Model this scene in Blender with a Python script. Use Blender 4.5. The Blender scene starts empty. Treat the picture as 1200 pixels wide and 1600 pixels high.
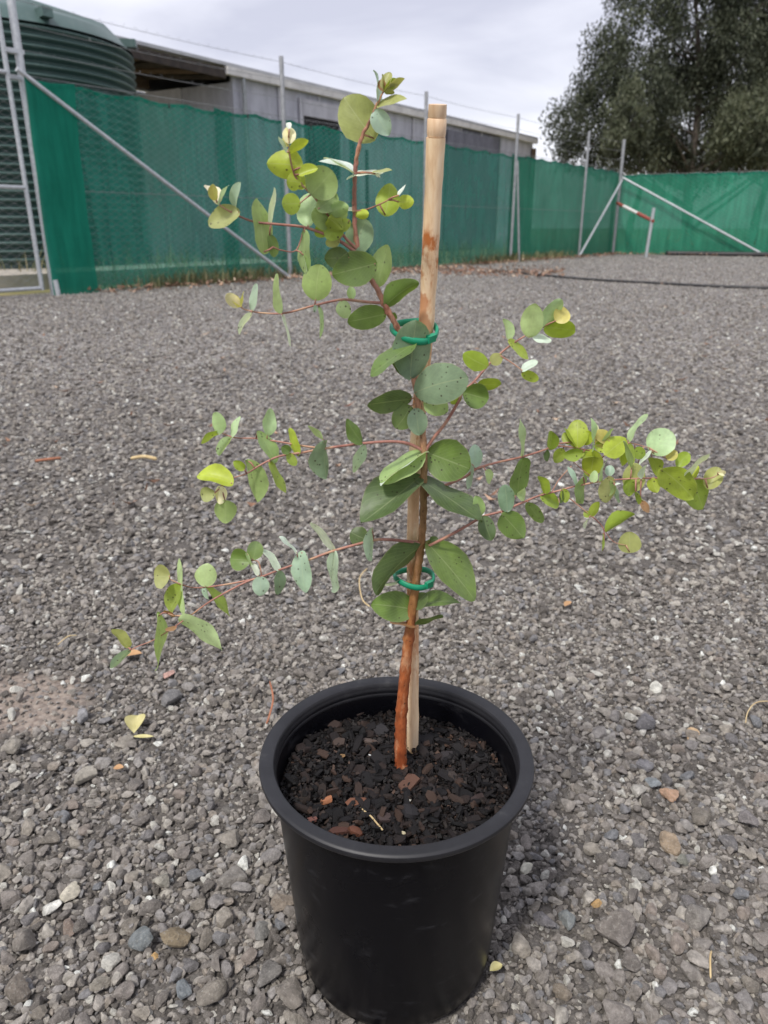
import bpy, bmesh, math, random
import numpy as np
from mathutils import Vector, Matrix, Euler, noise

R = math.radians
random.seed(7)
rng = np.random.default_rng(11)
scene = bpy.context.scene
COL = scene.collection

# ------------------------------------------------------------------ camera
PITCH, F, CAMZ = R(20.66), 1180.0, 0.60          # focal length in pixels of a 1200 x 1600 picture
cd = bpy.data.cameras.new('camera')
cam = bpy.data.objects.new('camera', cd)
COL.objects.link(cam)
cam.location = (0, 0, CAMZ)
cam.rotation_euler = (math.pi / 2 - PITCH, 0, 0)
cd.sensor_fit = 'VERTICAL'
cd.sensor_height = 36.0
cd.lens = 36.0 * F / 1600.0
cd.clip_start = 0.02
cd.clip_end = 1500
cd.dof.use_dof = True
cd.dof.focus_distance = 0.57
cd.dof.aperture_fstop = 13.0
scene.camera = cam

# ------------------------------------------------------------------ sky and light
SUN_EL, SUN_AZ = R(56), R(215)                   # azimuth clockwise from +Y
world = bpy.data.worlds.new('World')
scene.world = world
world.use_nodes = True
wn, wl = world.node_tree.nodes, world.node_tree.links
wn.clear()
wo = wn.new('ShaderNodeOutputWorld')
bg = wn.new('ShaderNodeBackground'); bg.inputs['Strength'].default_value = 0.1
sky = wn.new('ShaderNodeTexSky'); sky.sky_type = 'NISHITA'; sky.sun_disc = False
sky.sun_elevation = SUN_EL; sky.sun_rotation = SUN_AZ
tc = wn.new('ShaderNodeTexCoord')
sep = wn.new('ShaderNodeSeparateXYZ'); wl.new(tc.outputs['Generated'], sep.inputs[0])
zz = wn.new('ShaderNodeMath'); zz.operation = 'MAXIMUM'; wl.new(sep.outputs[2], zz.inputs[0]); zz.inputs[1].default_value = 0.0
za = wn.new('ShaderNodeMath'); za.operation = 'ADD'; wl.new(zz.outputs[0], za.inputs[0]); za.inputs[1].default_value = 0.16
dv = wn.new('ShaderNodeVectorMath'); dv.operation = 'DIVIDE'
cb = wn.new('ShaderNodeCombineXYZ')
for i in range(3): wl.new(za.outputs[0], cb.inputs[i])
wl.new(tc.outputs['Generated'], dv.inputs[0]); wl.new(cb.outputs[0], dv.inputs[1])
cn = wn.new('ShaderNodeTexNoise'); cn.inputs['Scale'].default_value = 1.15; cn.inputs['Detail'].default_value = 5
cn.inputs['Roughness'].default_value = 0.5; cn.inputs['Distortion'].default_value = 0.4
wl.new(dv.outputs[0], cn.inputs['Vector'])
cr = wn.new('ShaderNodeValToRGB')
cr.color_ramp.elements[0].position = 0.38; cr.color_ramp.elements[0].color = (0.48, 0.485, 0.575, 1)
cr.color_ramp.elements[1].position = 0.66; cr.color_ramp.elements[1].color = (0.72, 0.72, 0.79, 1)
wl.new(cn.outputs['Fac'], cr.inputs[0])
mul = wn.new('ShaderNodeVectorMath'); mul.operation = 'SCALE'; mul.inputs['Scale'].default_value = 6.5
hz = wn.new('ShaderNodeMapRange'); hz.inputs['From Min'].default_value = 0.02; hz.inputs['From Max'].default_value = 0.20
hz.inputs['To Min'].default_value = 0.8; hz.inputs['To Max'].default_value = 0.0; hz.interpolation_type = 'SMOOTHSTEP'
wl.new(sep.outputs[2], hz.inputs['Value'])
hm = wn.new('ShaderNodeMix'); hm.data_type = 'RGBA'; hm.inputs[7].default_value = (0.92, 0.92, 0.955, 1)
wl.new(hz.outputs[0], hm.inputs[0]); wl.new(cr.outputs[0], hm.inputs[6])
wl.new(hm.outputs[2], mul.inputs[0])
mx = wn.new('ShaderNodeMix'); mx.data_type = 'RGBA'; mx.inputs[0].default_value = 0.93
wl.new(sky.outputs[0], mx.inputs[6]); wl.new(mul.outputs[0], mx.inputs[7])
wl.new(mx.outputs[2], bg.inputs['Color']); wl.new(bg.outputs[0], wo.inputs[0])

sl = bpy.data.lights.new('sun', 'SUN'); sl.energy = 1.5; sl.angle = R(10); sl.color = (1, 0.96, 0.9)
sun = bpy.data.objects.new('sun', sl); COL.objects.link(sun)
sdir = Vector((math.sin(SUN_AZ) * math.cos(SUN_EL), math.cos(SUN_AZ) * math.cos(SUN_EL), math.sin(SUN_EL)))
sun.rotation_euler = sdir.to_track_quat('Z', 'Y').to_euler()
sun.location = (0, 0, 20)

vs = scene.view_settings
vs.view_transform = 'Standard'; vs.look = 'None'; vs.exposure = 1.12; vs.gamma = 1.0; vs.use_curve_mapping = False
scene.render.engine = 'CYCLES'
scene.cycles.max_bounces = 8
scene.cycles.transparent_max_bounces = 16

# ------------------------------------------------------------------ measuring helpers
CT, ST = math.cos(PITCH), math.sin(PITCH)
CAM = Vector((0, 0, CAMZ))


def ray(px, py):
    u, v = (px - 600) / F, -(py - 800) / F
    return Vector((u, CT + v * ST, -ST + v * CT))


def P(px, py, Y):
    d = ray(px, py)
    return CAM + d * (Y / d.y)


def G(px, py, z=0.0):
    d = ray(px, py)
    return CAM + d * ((z - CAMZ) / d.z)


def on_plane(px, py, p0, n):
    d = ray(px, py)
    return CAM + d * ((Vector(p0) - CAM).dot(n) / d.dot(n))


def lin(c):
    return tuple(((x / 255) / 12.92 if x / 255 <= 0.04045 else ((x / 255 + 0.055) / 1.055) ** 2.4) for x in c)


# ------------------------------------------------------------------ object helpers
PIV = {}


def link(o, parent=None, pivot=(0, 0, 0)):
    COL.objects.link(o)
    pivot = Vector(pivot)
    if parent is not None:
        o.parent = parent
        o.location = pivot - PIV[parent.name]
    else:
        o.location = pivot
    PIV[o.name] = pivot
    return o


def tag(o, label, cat, group=None, kind=None):
    o['label'] = label; o['category'] = cat
    if group: o['group'] = group
    if kind: o['kind'] = kind
    return o


def thing(name, loc, label, cat, group=None):
    o = bpy.data.objects.new(name, None)
    o.empty_display_size = 0.1
    link(o, None, loc)
    return tag(o, label, cat, group)


class MB:
    """collects shapes in world space; build() makes ONE mesh object"""
    def __init__(s): s.v = []; s.f = []; s.uv = None

    def add(s, vs, fs):
        k = len(s.v)
        s.v.extend(tuple(v) for v in vs)
        s.f.extend(tuple(i + k for i in f) for f in fs)
        return s

    def box(s, c, size, rot=None, jit=0.0):
        c = Vector(c); hx, hy, hz = size[0] / 2, size[1] / 2, size[2] / 2
        vs = [Vector((x, y, z)) for x in (-hx, hx) for y in (-hy, hy) for z in (-hz, hz)]
        if jit: vs = [Vector((v.x * random.uniform(1 - jit, 1), v.y * random.uniform(1 - jit, 1), v.z * random.uniform(1 - jit, 1))) for v in vs]
        if rot is not None: vs = [rot @ v for v in vs]
        return s.add([c + v for v in vs], [(0, 1, 3, 2), (4, 6, 7, 5), (0, 4, 5, 1), (2, 3, 7, 6), (0, 2, 6, 4), (1, 5, 7, 3)])

    def slab(s, a, u, n, L, t, z0, z1):
        """upright slab: from point a along unit u for L, thickness t along n, between heights z0 and z1"""
        a, u, n = Vector((a[0], a[1], 0)), Vector((u[0], u[1], 0)), Vector((n[0], n[1], 0))
        b = [a, a + u * L, a + u * L + n * t, a + n * t]
        vs = [Vector((p.x, p.y, z0)) for p in b] + [Vector((p.x, p.y, z1)) for p in b]
        return s.add(vs, [(3, 2, 1, 0), (4, 5, 6, 7), (0, 1, 5, 4), (1, 2, 6, 5), (2, 3, 7, 6), (3, 0, 4, 7)])

    def tube(s, pts, rad, n=8, caps=True):
        pts = [Vector(p) for p in pts]
        if not hasattr(rad, '__len__'): rad = [rad] * len(pts)
        rings, prev = [], None
        for i, p in enumerate(pts):
            t = (pts[min(i + 1, len(pts) - 1)] - pts[max(i - 1, 0)]).normalized()
            if prev is None:
                a = Vector((0, 0, 1)) if abs(t.z) < 0.9 else Vector((1, 0, 0))
                x = t.cross(a).normalized()
            else:
                x = (prev - t * prev.dot(t)).normalized()
            prev = x
            y = t.cross(x)
            rings.append([p + (x * math.cos(2 * math.pi * k / n) + y * math.sin(2 * math.pi * k / n)) * rad[i] for k in range(n)])
        vs = [v for r in rings for v in r]
        fs = []
        for i in range(len(pts) - 1):
            for k in range(n):
                k2 = (k + 1) % n
                fs.append((i * n + k, i * n + k2, (i + 1) * n + k2, (i + 1) * n + k))
        if caps:
            fs.append(tuple(range(n - 1, -1, -1)))
            fs.append(tuple((len(pts) - 1) * n + k for k in range(n)))
        return s.add(vs, fs)

    def lathe(s, prof, c, n=64, close=False):
        c = Vector(c); vs, fs = [], []
        for (r, z) in prof:
            for k in range(n):
                a = 2 * math.pi * k / n
                vs.append(c + Vector((r * math.cos(a), r * math.sin(a), z)))
        for i in range(len(prof) - 1):
            for k in range(n):
                k2 = (k + 1) % n
                fs.append((i * n + k, i * n + k2, (i + 1) * n + k2, (i + 1) * n + k))
        return s.add(vs, fs)

    def build(s, name, mat, parent=None, pivot=None, smooth=False, angle=None):
        if pivot is None:
            pivot = PIV[parent.name] if parent is not None else (0, 0, 0)
        pv = Vector(pivot)
        me = bpy.data.meshes.new(name)
        me.from_pydata([(v[0] - pv.x, v[1] - pv.y, v[2] - pv.z) for v in s.v], [], s.f)
        me.validate()
        if mat: me.materials.append(mat)
        if smooth:
            me.shade_smooth()
            if angle: me.set_sharp_from_angle(angle=R(angle))
        o = bpy.data.objects.new(name, me)
        return link(o, parent, pv)


def catmull(pts, rad=None, sub=6):
    pts = [Vector(p) for p in pts]
    out, ro = [], []
    for i in range(len(pts) - 1):
        p0, p1, p2, p3 = pts[max(i - 1, 0)], pts[i], pts[i + 1], pts[min(i + 2, len(pts) - 1)]
        for k in range(sub):
            t = k / sub
            out.append(0.5 * ((2 * p1) + (p2 - p0) * t + (2 * p0 - 5 * p1 + 4 * p2 - p3) * t * t + (3 * p1 - p0 - 3 * p2 + p3) * t ** 3))
            if rad is not None: ro.append(rad[i] * (1 - t) + rad[i + 1] * t)
    out.append(pts[-1])
    if rad is not None: ro.append(rad[-1]); return out, ro
    return out


# ------------------------------------------------------------------ materials
class Mat:
    def __init__(s, name, rough=0.7, metal=0.0, spec=0.5):
        s.m = bpy.data.materials.new(name); s.m.use_nodes = True
        s.n, s.l = s.m.node_tree.nodes, s.m.node_tree.links
        s.b = s.n['Principled BSDF']
        s.b.inputs['Roughness'].default_value = rough
        s.b.inputs['Metallic'].default_value = metal
        s.b.inputs['Specular IOR Level'].default_value = spec
        s.tc = s.n.new('ShaderNodeTexCoord')

    def noise(s, scale, detail=4, rough=0.55, vec=None, dist=0.0):
        t = s.n.new('ShaderNodeTexNoise'); t.inputs['Scale'].default_value = scale
        t.inputs['Detail'].default_value = detail; t.inputs['Roughness'].default_value = rough
        t.inputs['Distortion'].default_value = dist
        s.l.new(vec if vec is not None else s.tc.outputs['Object'], t.inputs['Vector'])
        return t.outputs['Fac']

    def voro(s, scale, feature='F1', out='Distance', vec=None, rand=1.0):
        t = s.n.new('ShaderNodeTexVoronoi'); t.feature = feature; t.inputs['Scale'].default_value = scale
        t.inputs['Randomness'].default_value = rand
        s.l.new(vec if vec is not None else s.tc.outputs['Object'], t.inputs['Vector'])
        return t.outputs[out]

    def mapping(s, scale=(1, 1, 1), rot=(0, 0, 0), loc=(0, 0, 0), src='Object'):
        t = s.n.new('ShaderNodeMapping'); t.inputs['Scale'].default_value = scale
        t.inputs['Rotation'].default_value = rot; t.inputs['Location'].default_value = loc
        s.l.new(s.tc.outputs[src], t.inputs['Vector'])
        return t.outputs[0]

    def ramp(s, fac, stops, interp='LINEAR'):
        t = s.n.new('ShaderNodeValToRGB'); e = t.color_ramp.elements
        t.color_ramp.interpolation = interp
        while len(e) < len(stops): e.new(0.5)
        for i, (p, c) in enumerate(stops):
            e[i].position = p
            e[i].color = (c, c, c, 1) if not hasattr(c, '__len__') else (*c[:3], 1)
        s.l.new(fac, t.inputs[0])
        return t.outputs[0]

    def mix(s, fac, a, b, mode='MIX'):
        t = s.n.new('ShaderNodeMix'); t.data_type = 'RGBA'; t.blend_type = mode
        for sock, val in ((t.inputs[0], fac), (t.inputs[6], a), (t.inputs[7], b)):
            if isinstance(val, (int, float)): sock.default_value = val if sock.type == 'VALUE' else (val, val, val, 1)
            elif isinstance(val, tuple): sock.default_value = (*val[:3], 1)
            else: s.l.new(val, sock)
        return t.outputs[2]

    def math(s, op, a, b=0.0):
        t = s.n.new('ShaderNodeMath'); t.operation = op
        for sock, val in ((t.inputs[0], a), (t.inputs[1], b)):
            if isinstance(val, (int, float)): sock.default_value = val
            else: s.l.new(val, sock)
        return t.outputs[0]

    def color(s, c):
        if isinstance(c, tuple): s.b.inputs['Base Color'].default_value = (*c[:3], 1)
        else: s.l.new(c, s.b.inputs['Base Color'])
        return s

    def rough(s, r): s.l.new(r, s.b.inputs['Roughness']); return s

    def bump(s, h, strength=0.3, dist=0.01):
        t = s.n.new('ShaderNodeBump'); t.inputs['Strength'].default_value = strength
        t.inputs['Distance'].default_value = dist
        s.l.new(h, t.inputs['Height']); s.l.new(t.outputs[0], s.b.inputs['Normal'])
        return s

    def out(s, shader):
        s.l.new(shader, s.n['Material Output'].inputs[0]); return s


def simple(name, c1, c2, scale=20, rough=0.7, metal=0.0, bump=0.1, bdist=0.005, spec=0.5, mapscale=None):
    m = Mat(name, rough, metal, spec)
    v = m.mapping(scale=mapscale) if mapscale else None
    f = m.noise(scale, 5, 0.6, v)
    m.color(m.ramp(f, [(0.3, c1), (0.7, c2)]))
    if bump: m.bump(f, bump, bdist)
    return m.m


STONE_STOPS = [(0.00, lin((104, 97, 92))), (0.14, lin((142, 133, 127))), (0.34, lin((166, 157, 150))), (0.50, lin((124, 116, 111))),
               (0.62, lin((154, 147, 144))), (0.74, lin((132, 128, 129))), (0.82, lin((178, 169, 160))), (0.90, lin((156, 144, 134))),
               (0.945, lin((200, 194, 186))), (0.985, lin((228, 225, 219)))]


def stone_mat(name, use_color):
    m = Mat(name, 0.8, 0, 0.35)
    oi = m.n.new('ShaderNodeObjectInfo')
    base = oi.outputs['Color'] if use_color else m.ramp(oi.outputs['Random'], STONE_STOPS, 'CONSTANT')
    off = m.n.new('ShaderNodeVectorMath'); off.operation = 'MULTIPLY_ADD'
    cbx = m.n.new('ShaderNodeCombineXYZ')
    for q in range(3): m.l.new(oi.outputs['Random'], cbx.inputs[q])
    m.l.new(cbx.outputs[0], off.inputs[0]); off.inputs[1].default_value = (37, 53, 71); m.l.new(m.tc.outputs['Object'], off.inputs[2])
    ns = m.noise(1.6, 6, 0.65, off.outputs[0])
    fine = m.noise(6.5, 5, 0.75, off.outputs[0])
    c = m.mix(1.0, base, m.ramp(ns, [(0.25, 0.62), (0.5, 1.16), (0.75, 1.85)]), 'MULTIPLY')
    c = m.mix(m.ramp(fine, [(0.54, 0.0), (0.72, 0.6)]), c, lin((212, 205, 197)))
    c = m.mix(m.ramp(fine, [(0.28, 0.6), (0.42, 0.0)]), c, lin((70, 65, 63)))
    m.color(m.mix(1.0, c, (1.0, 1.035, 1.015), 'MULTIPLY'))
    m.bump(fine, 0.6, 0.10)
    return m.m


M_STONE = stone_mat('gravel_stone', False)
M_STONE_OWN = stone_mat('single_stone', True)


def ground_material():
    m = Mat('gravel_ground', 0.9, 0, 0.25)
    v1 = m.voro(95, 'F1', 'Color'); d1 = m.voro(95, 'F1', 'Distance')
    v2 = m.voro(38, 'F1', 'Color')
    bw1 = m.n.new('ShaderNodeRGBToBW'); m.l.new(v1, bw1.inputs[0])
    bw2 = m.n.new('ShaderNodeRGBToBW'); m.l.new(v2, bw2.inputs[0])
    c1 = m.ramp(bw1.outputs[0], [(0.1, lin((82, 77, 75))), (0.42, lin((128, 121, 118))), (0.72, lin((156, 149, 146))), (0.90, lin((212, 207, 202)))])
    c = m.mix(1.0, c1, m.ramp(bw2.outputs[0], [(0.2, 0.8), (0.8, 1.15)]), 'MULTIPLY')
    big = m.noise(0.8, 5, 0.62, None, 0.5)
    c = m.mix(1.0, c, m.ramp(big, [(0.32, 0.78), (0.68, 1.16)]), 'MULTIPLY')
    c = m.mix(m.ramp(d1, [(0.35, 0.0), (0.75, 0.5)]), c, lin((66, 61, 59)))
    gy_ = m.n.new('ShaderNodeSeparateXYZ'); m.l.new(m.tc.outputs['Object'], gy_.inputs[0])
    # close by, where every stone is built, the sheet is only the dark grit between them
    grit = m.ramp(m.noise(420, 3, 0.7), [(0.3, lin((60, 56, 53))), (0.55, lin((94, 88, 84))), (0.75, lin((136, 128, 122)))])
    c = m.mix(m.ramp(m.math('MULTIPLY', gy_.outputs[1], 0.2), [(0.25, 0.9), (0.72, 0.0)]), c, grit)
    # bare dirt patch with a shape of its own
    sp = m.n.new('ShaderNodeSeparateXYZ'); m.l.new(m.tc.outputs['Object'], sp.inputs[0])
    dx = m.math('MULTIPLY', m.math('SUBTRACT', sp.outputs[0], DIRT[0]), 1 / DIRT[2])
    dy = m.math('MULTIPLY', m.math('SUBTRACT', sp.outputs[1], DIRT[1]), 1 / DIRT[3])
    rr = m.math('ADD', m.math('MULTIPLY', dx, dx), m.math('MULTIPLY', dy, dy))
    rr = m.math('ADD', rr, m.math('MULTIPLY', m.math('SUBTRACT', m.noise(14, 4), 0.5), 1.6))
    c = m.mix(m.ramp(rr, [(0.50, 0.88), (1.25, 0.0)]), c, m.ramp(m.noise(140, 3), [(0.3, lin((124, 109, 101))), (0.7, lin((162, 148, 138)))]))
    m.color(m.mix(1.0, c, (1.0, 1.035, 1.02), 'MULTIPLY'))
    m.bump(m.math('MULTIPLY', d1, -1.0), 0.9, 0.006)
    return m.m


_d = G(50, 1100)
DIRT = (_d.x - 0.03, _d.y, 0.13, 0.085)
M_GROUND = ground_material()
M_GRASSLAND = simple('dry_grassland', lin((104, 104, 62)), lin((150, 138, 96)), 2.0, 0.95, 0, 0.4, 0.05)
M_GALV = simple('galvanised_steel', (0.42, 0.44, 0.46), (0.60, 0.62, 0.63), 30, 0.5, 0.55, 0.05)
M_GALV_DULL = simple('weathered_galvanised_steel', (0.26, 0.27, 0.28), (0.42, 0.43, 0.44), 24, 0.6, 0.4, 0.05)
M_WIRE = simple('fence_wire', (0.20, 0.21, 0.21), (0.34, 0.35, 0.35), 30, 0.55, 0.5, 0)
M_BLACKPLASTIC = simple('black_poly_pipe', (0.012, 0.012, 0.013), (0.03, 0.03, 0.032), 10, 0.5)
M_CONCRETE = simple('pale_concrete', lin((150, 143, 133)), lin((186, 178, 166)), 6, 0.9, 0, 0.2)
M_RUSTBROWN = simple('rough_brown_timber', lin((70, 56, 46)), lin((120, 98, 80)), 8, 0.85, 0, 0.3, mapscale=(1, 1, 6))
M_DARKTIMBER = simple('dark_old_timber', lin((44, 38, 36)), lin((74, 64, 58)), 8, 0.85, 0, 0.2)
M_DARK = simple('dark_interior', lin((26, 26, 30)), lin((40, 38, 42)), 3, 0.9, 0, 0)
M_GUTTER = simple('painted_gutter', lin((196, 192, 190)), lin((226, 222, 219)), 5, 0.6, 0.1, 0.05)
M_ROOF = simple('zinc_roof', (0.36, 0.36, 0.37), (0.52, 0.52, 0.53), 3, 0.5, 0.5, 0.1)


def wall_mat(name, a, b):
    m = Mat(name, 0.8, 0, 0.3)
    f = m.noise(1.6, 6, 0.65, m.mapping(scale=(3, 3, 0.7)))
    g = m.noise(14, 4, 0.7, m.mapping(scale=(3, 3, 0.6)))
    c = m.ramp(f, [(0.3, a), (0.7, b)])
    c = m.mix(m.ramp(g, [(0.5, 0.0), (0.75, 0.35)]), c, lin((205, 205, 212)))
    c = m.mix(m.ramp(g, [(0.28, 0.4), (0.42, 0.0)]), c, lin((84, 82, 92)))
    m.color(c).bump(g, 0.1, 0.01)
    return m.m


M_WALL = wall_mat('weathered_grey_cladding', lin((158, 157, 168)), lin((192, 192, 203)))
M_WALL2 = wall_mat('pale_grey_cladding', lin((170, 168, 176)), lin((200, 198, 206)))
M_WALL3 = wall_mat('slate_grey_cladding', lin((92, 92, 104)), lin((120, 120, 132)))


def cloth_mat(name, col, open_):
    m = Mat(name, 0.75, 0, 0.2)
    sp = m.mapping(scale=(1, 1, 1))
    f = m.noise(0.8, 4, 0.6, sp)
    w = m.noise(6, 3, 0.6, m.mapping(scale=(2.5, 2.5, 0.25)))
    c = m.mix(1.0, col, m.ramp(f, [(0.3, 0.82), (0.7, 1.15)]), 'MULTIPLY')
    c = m.mix(1.0, c, m.ramp(w, [(0.3, 0.78), (0.7, 1.2)]), 'MULTIPLY')
    df = m.n.new('ShaderNodeBsdfDiffuse'); tl = m.n.new('ShaderNodeBsdfTranslucent'); tr = m.n.new('ShaderNodeBsdfTransparent')
    m.l.new(c, df.inputs[0]); m.l.new(c, tl.inputs[0])
    bp_ = m.n.new('ShaderNodeBump'); bp_.inputs['Strength'].default_value = 0.55; bp_.inputs['Distance'].default_value = 0.05
    wr = m.noise(3.2, 5, 0.62, m.mapping(scale=(1.6, 1.6, 0.7), rot=(0.4, 0.3, 0)), 0.6)
    m.l.new(wr, bp_.inputs['Height']); m.l.new(bp_.outputs[0], df.inputs['Normal']); m.l.new(bp_.outputs[0], tl.inputs['Normal'])
    tr.inputs[0].default_value = (0.62, 0.95, 0.86, 1)
    m1 = m.n.new('ShaderNodeMixShader'); m1.inputs[0].default_value = 0.42
    m.l.new(df.outputs[0], m1.inputs[1]); m.l.new(tl.outputs[0], m1.inputs[2])
    m2 = m.n.new('ShaderNodeMixShader')
    m.l.new(m.ramp(m.noise(3.0, 3), [(0.3, open_ * 0.8), (0.7, open_ * 1.2)]), m2.inputs[0])
    m.l.new(m1.outputs[0], m2.inputs[1]); m.l.new(tr.outputs[0], m2.inputs[2])
    return m.out(m2.outputs[0]).m


M_CLOTH = cloth_mat('green_shade_cloth', (0.052, 0.315, 0.238), 0.42)
M_CLOTH_THICK = cloth_mat('doubled_green_shade_cloth', (0.022, 0.250, 0.170), 0.16)
M_CLOTH_RIGHT = cloth_mat('brighter_green_shade_cloth', (0.042, 0.265, 0.165), 0.05)


def tank_mat():
    m = Mat('green_tank_plastic', 0.42, 0, 0.5)
    f = m.noise(1.2, 5, 0.6)
    st = m.noise(2.0, 4, 0.6, m.mapping(scale=(6, 6, 0.5)))
    c = m.ramp(f, [(0.3, (0.046, 0.088, 0.080)), (0.7, (0.072, 0.122, 0.113))])
    c = m.mix(m.ramp(st, [(0.55, 0), (0.8, 0.35)]), c, (0.16, 0.20, 0.18))
    m.color(c)
    return m.m


M_TANK = tank_mat()


def pot_mat():
    m = Mat('black_pot_plastic', 0.36, 0, 0.22)
    sc = m.noise(34, 3, 0.6, m.mapping(scale=(1, 1, 2.6), rot=(0.5, 0.3, 0.2)))
    sm = m.noise(7, 4, 0.6)
    c = m.mix(m.ramp(sc, [(0.61, 0.0), (0.76, 0.42)]), (0.0026, 0.0026, 0.0040), (0.045, 0.045, 0.050))
    c = m.mix(m.ramp(sm, [(0.45, 0.0), (0.75, 0.30)]), c, (0.009, 0.0088, 0.0085))
    m.color(c)
    m.rough(m.ramp(sm, [(0.3, 0.22), (0.7, 0.44)]))
    m.bump(sm, 0.03, 0.003)
    return m.m


M_POT = pot_mat()


def rim_mat():
    m = Mat('scuffed_pot_rim_plastic', 0.5, 0, 0.5)
    sm = m.noise(40, 5, 0.7)
    m.color(m.ramp(sm, [(0.3, (0.008, 0.008, 0.010)), (0.62, (0.015, 0.015, 0.018)), (0.8, (0.05, 0.049, 0.049))]))
    m.bump(sm, 0.05, 0.002)
    return m.m


M_RIM = rim_mat()


def chip_mat(name, own):
    m = Mat(name, 0.66, 0, 0.30)
    oi = m.n.new('ShaderNodeObjectInfo')
    if own: base = oi.outputs['Color']
    else:
        g = m.n.new('ShaderNodeNewGeometry')
        base = m.ramp(g.outputs['Random Per Island'], [(0, lin((15, 13, 13))), (0.35, lin((22, 18, 18))), (0.7, lin((32, 26, 24))), (0.90, lin((50, 40, 35))), (0.97, lin((78, 60, 50)))], 'CONSTANT')
    f = m.noise(260, 5, 0.65, m.mapping(scale=(1, 0.25, 1)))
    c = m.mix(1.0, base, m.ramp(f, [(0.25, 0.55), (0.5, 1.0), (0.8, 1.5)]), 'MULTIPLY')
    m.color(c); m.bump(f, 0.5, 0.0012)
    return m.m


M_CHIP = chip_mat('bark_fines', False)
M_CHIP_OWN = chip_mat('bark_chip', True)


def leaf_mat():
    m = Mat('gum_leaf', 0.42, 0, 0.42)
    oi = m.n.new('ShaderNodeObjectInfo')
    uv = m.n.new('ShaderNodeUVMap'); uv.uv_map = 'UVMap'
    s_ = m.n.new('ShaderNodeSeparateXYZ'); m.l.new(uv.outputs[0], s_.inputs[0])
    u = m.math('ABSOLUTE', m.math('SUBTRACT', s_.outputs[0], 0.5))          # 0 at the midrib, .5 at the margin
    v = s_.outputs[1]
    base = oi.outputs['Color']
    mott = m.noise(90, 4, 0.6)
    soft = m.noise(28, 3, 0.5)
    c = m.mix(1.0, base, m.ramp(mott, [(0.28, 0.72), (0.72, 1.25)]), 'MULTIPLY')
    c = m.mix(m.ramp(soft, [(0.42, 0.0), (0.70, 0.5)]), c, m.mix(0.30, base, (0.36, 0.42, 0.36)))
    c = m.mix(m.ramp(m.noise(52, 4, 0.65), [(0.60, 0.0), (0.72, 0.35)]), c, m.mix(1.0, base, (0.62, 0.58, 0.5), 'MULTIPLY'))
    # side veins: slanted bands in leaf space
    ph = m.math('SUBTRACT', m.math('MULTIPLY', v, 58.0), m.math('MULTIPLY', u, 62.0))
    ve = m.math('SINE', ph)
    vm = m.ramp(ve, [(0.86, 0.0), (0.99, 0.22)])
    light = m.mix(0.42, base, (0.55, 0.60, 0.36))
    c = m.mix(vm, c, light)
    mid = m.ramp(u, [(0.008, 0.55), (0.022, 0.0)])
    c = m.mix(mid, c, light)
    edge = m.ramp(u, [(0.465, 0.0), (0.495, 0.45)])
    c = m.mix(edge, c, m.mix(0.5, base, (0.52, 0.48, 0.30)))
    spk = m.voro(240, 'F1', 'Distance')
    spot = m.math('MULTIPLY', m.ramp(spk, [(0.10, 1.0), (0.2, 0.0)]), m.ramp(m.noise(35, 2), [(0.46, 0.0), (0.56, 0.9)]))
    c = m.mix(spot, c, (0.05, 0.035, 0.02))
    m.color(c)
    m.bump(m.math('ADD', m.math('MULTIPLY', vm, 0.6), mott), 0.18, 0.0012)
    tl = m.n.new('ShaderNodeBsdfTranslucent')
    m.l.new(m.mix(1.0, c, (1.15, 1.15, 0.55), 'MULTIPLY'), tl.inputs[0])
    ms = m.n.new('ShaderNodeMixShader'); ms.inputs[0].default_value = 0.32
    m.l.new(m.b.outputs[0], ms.inputs[1]); m.l.new(tl.outputs[0], ms.inputs[2])
    return m.out(ms.outputs[0]).m


M_LEAF = leaf_mat()


def twig_mat():
    m = Mat('reddish_twig', 0.5, 0, 0.4)
    f = m.noise(60, 4, 0.6)
    m.color(m.ramp(f, [(0.32, lin((122, 80, 70))), (0.5, lin((168, 118, 104))), (0.68, lin((190, 156, 124)))]))
    m.bump(f, 0.15, 0.001)
    return m.m


M_TWIG = twig_mat()


def stem_mat():
    # real bark: rusty red near the root, tan brown in the middle, pinkish young wood above
    m = Mat('young_gum_bark', 0.65, 0, 0.3)
    sp = m.n.new('ShaderNodeSeparateXYZ'); m.l.new(m.tc.outputs['Object'], sp.inputs[0])
    f = m.noise(190, 6, 0.7, m.mapping(scale=(1, 1, 0.4)))
    h = m.math('ADD', m.math('MULTIPLY', sp.outputs[2], 2.0), m.math('MULTIPLY', m.math('SUBTRACT', f, 0.5), 0.22))
    c = m.ramp(h, [(0.02, lin((140, 70, 36))), (0.22, lin((160, 90, 50))), (0.30, lin((150, 104, 62))), (0.52, lin((132, 106, 72))), (0.66, lin((186, 140, 112))), (0.9, lin((150, 104, 92)))])
    big_ = m.noise(55, 4, 0.6, m.mapping(scale=(1.5, 1.5, 0.6)))
    c = m.mix(m.ramp(big_, [(0.50, 0.0), (0.60, 0.75)]), c, lin((186, 140, 104)))
    c = m.mix(m.ramp(big_, [(0.30, 0.65), (0.42, 0.0)]), c, lin((104, 48, 30)))
    c = m.mix(m.ramp(m.noise(300, 3), [(0.64, 0), (0.70, 0.85)]), c, lin((62, 32, 22)))
    c = m.mix(1.0, c, m.ramp(f, [(0.3, 0.6), (0.7, 1.35)]), 'MULTIPLY')
    m.color(c); m.bump(f, 0.6, 0.002)
    return m.m


M_STEM = stem_mat()


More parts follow.
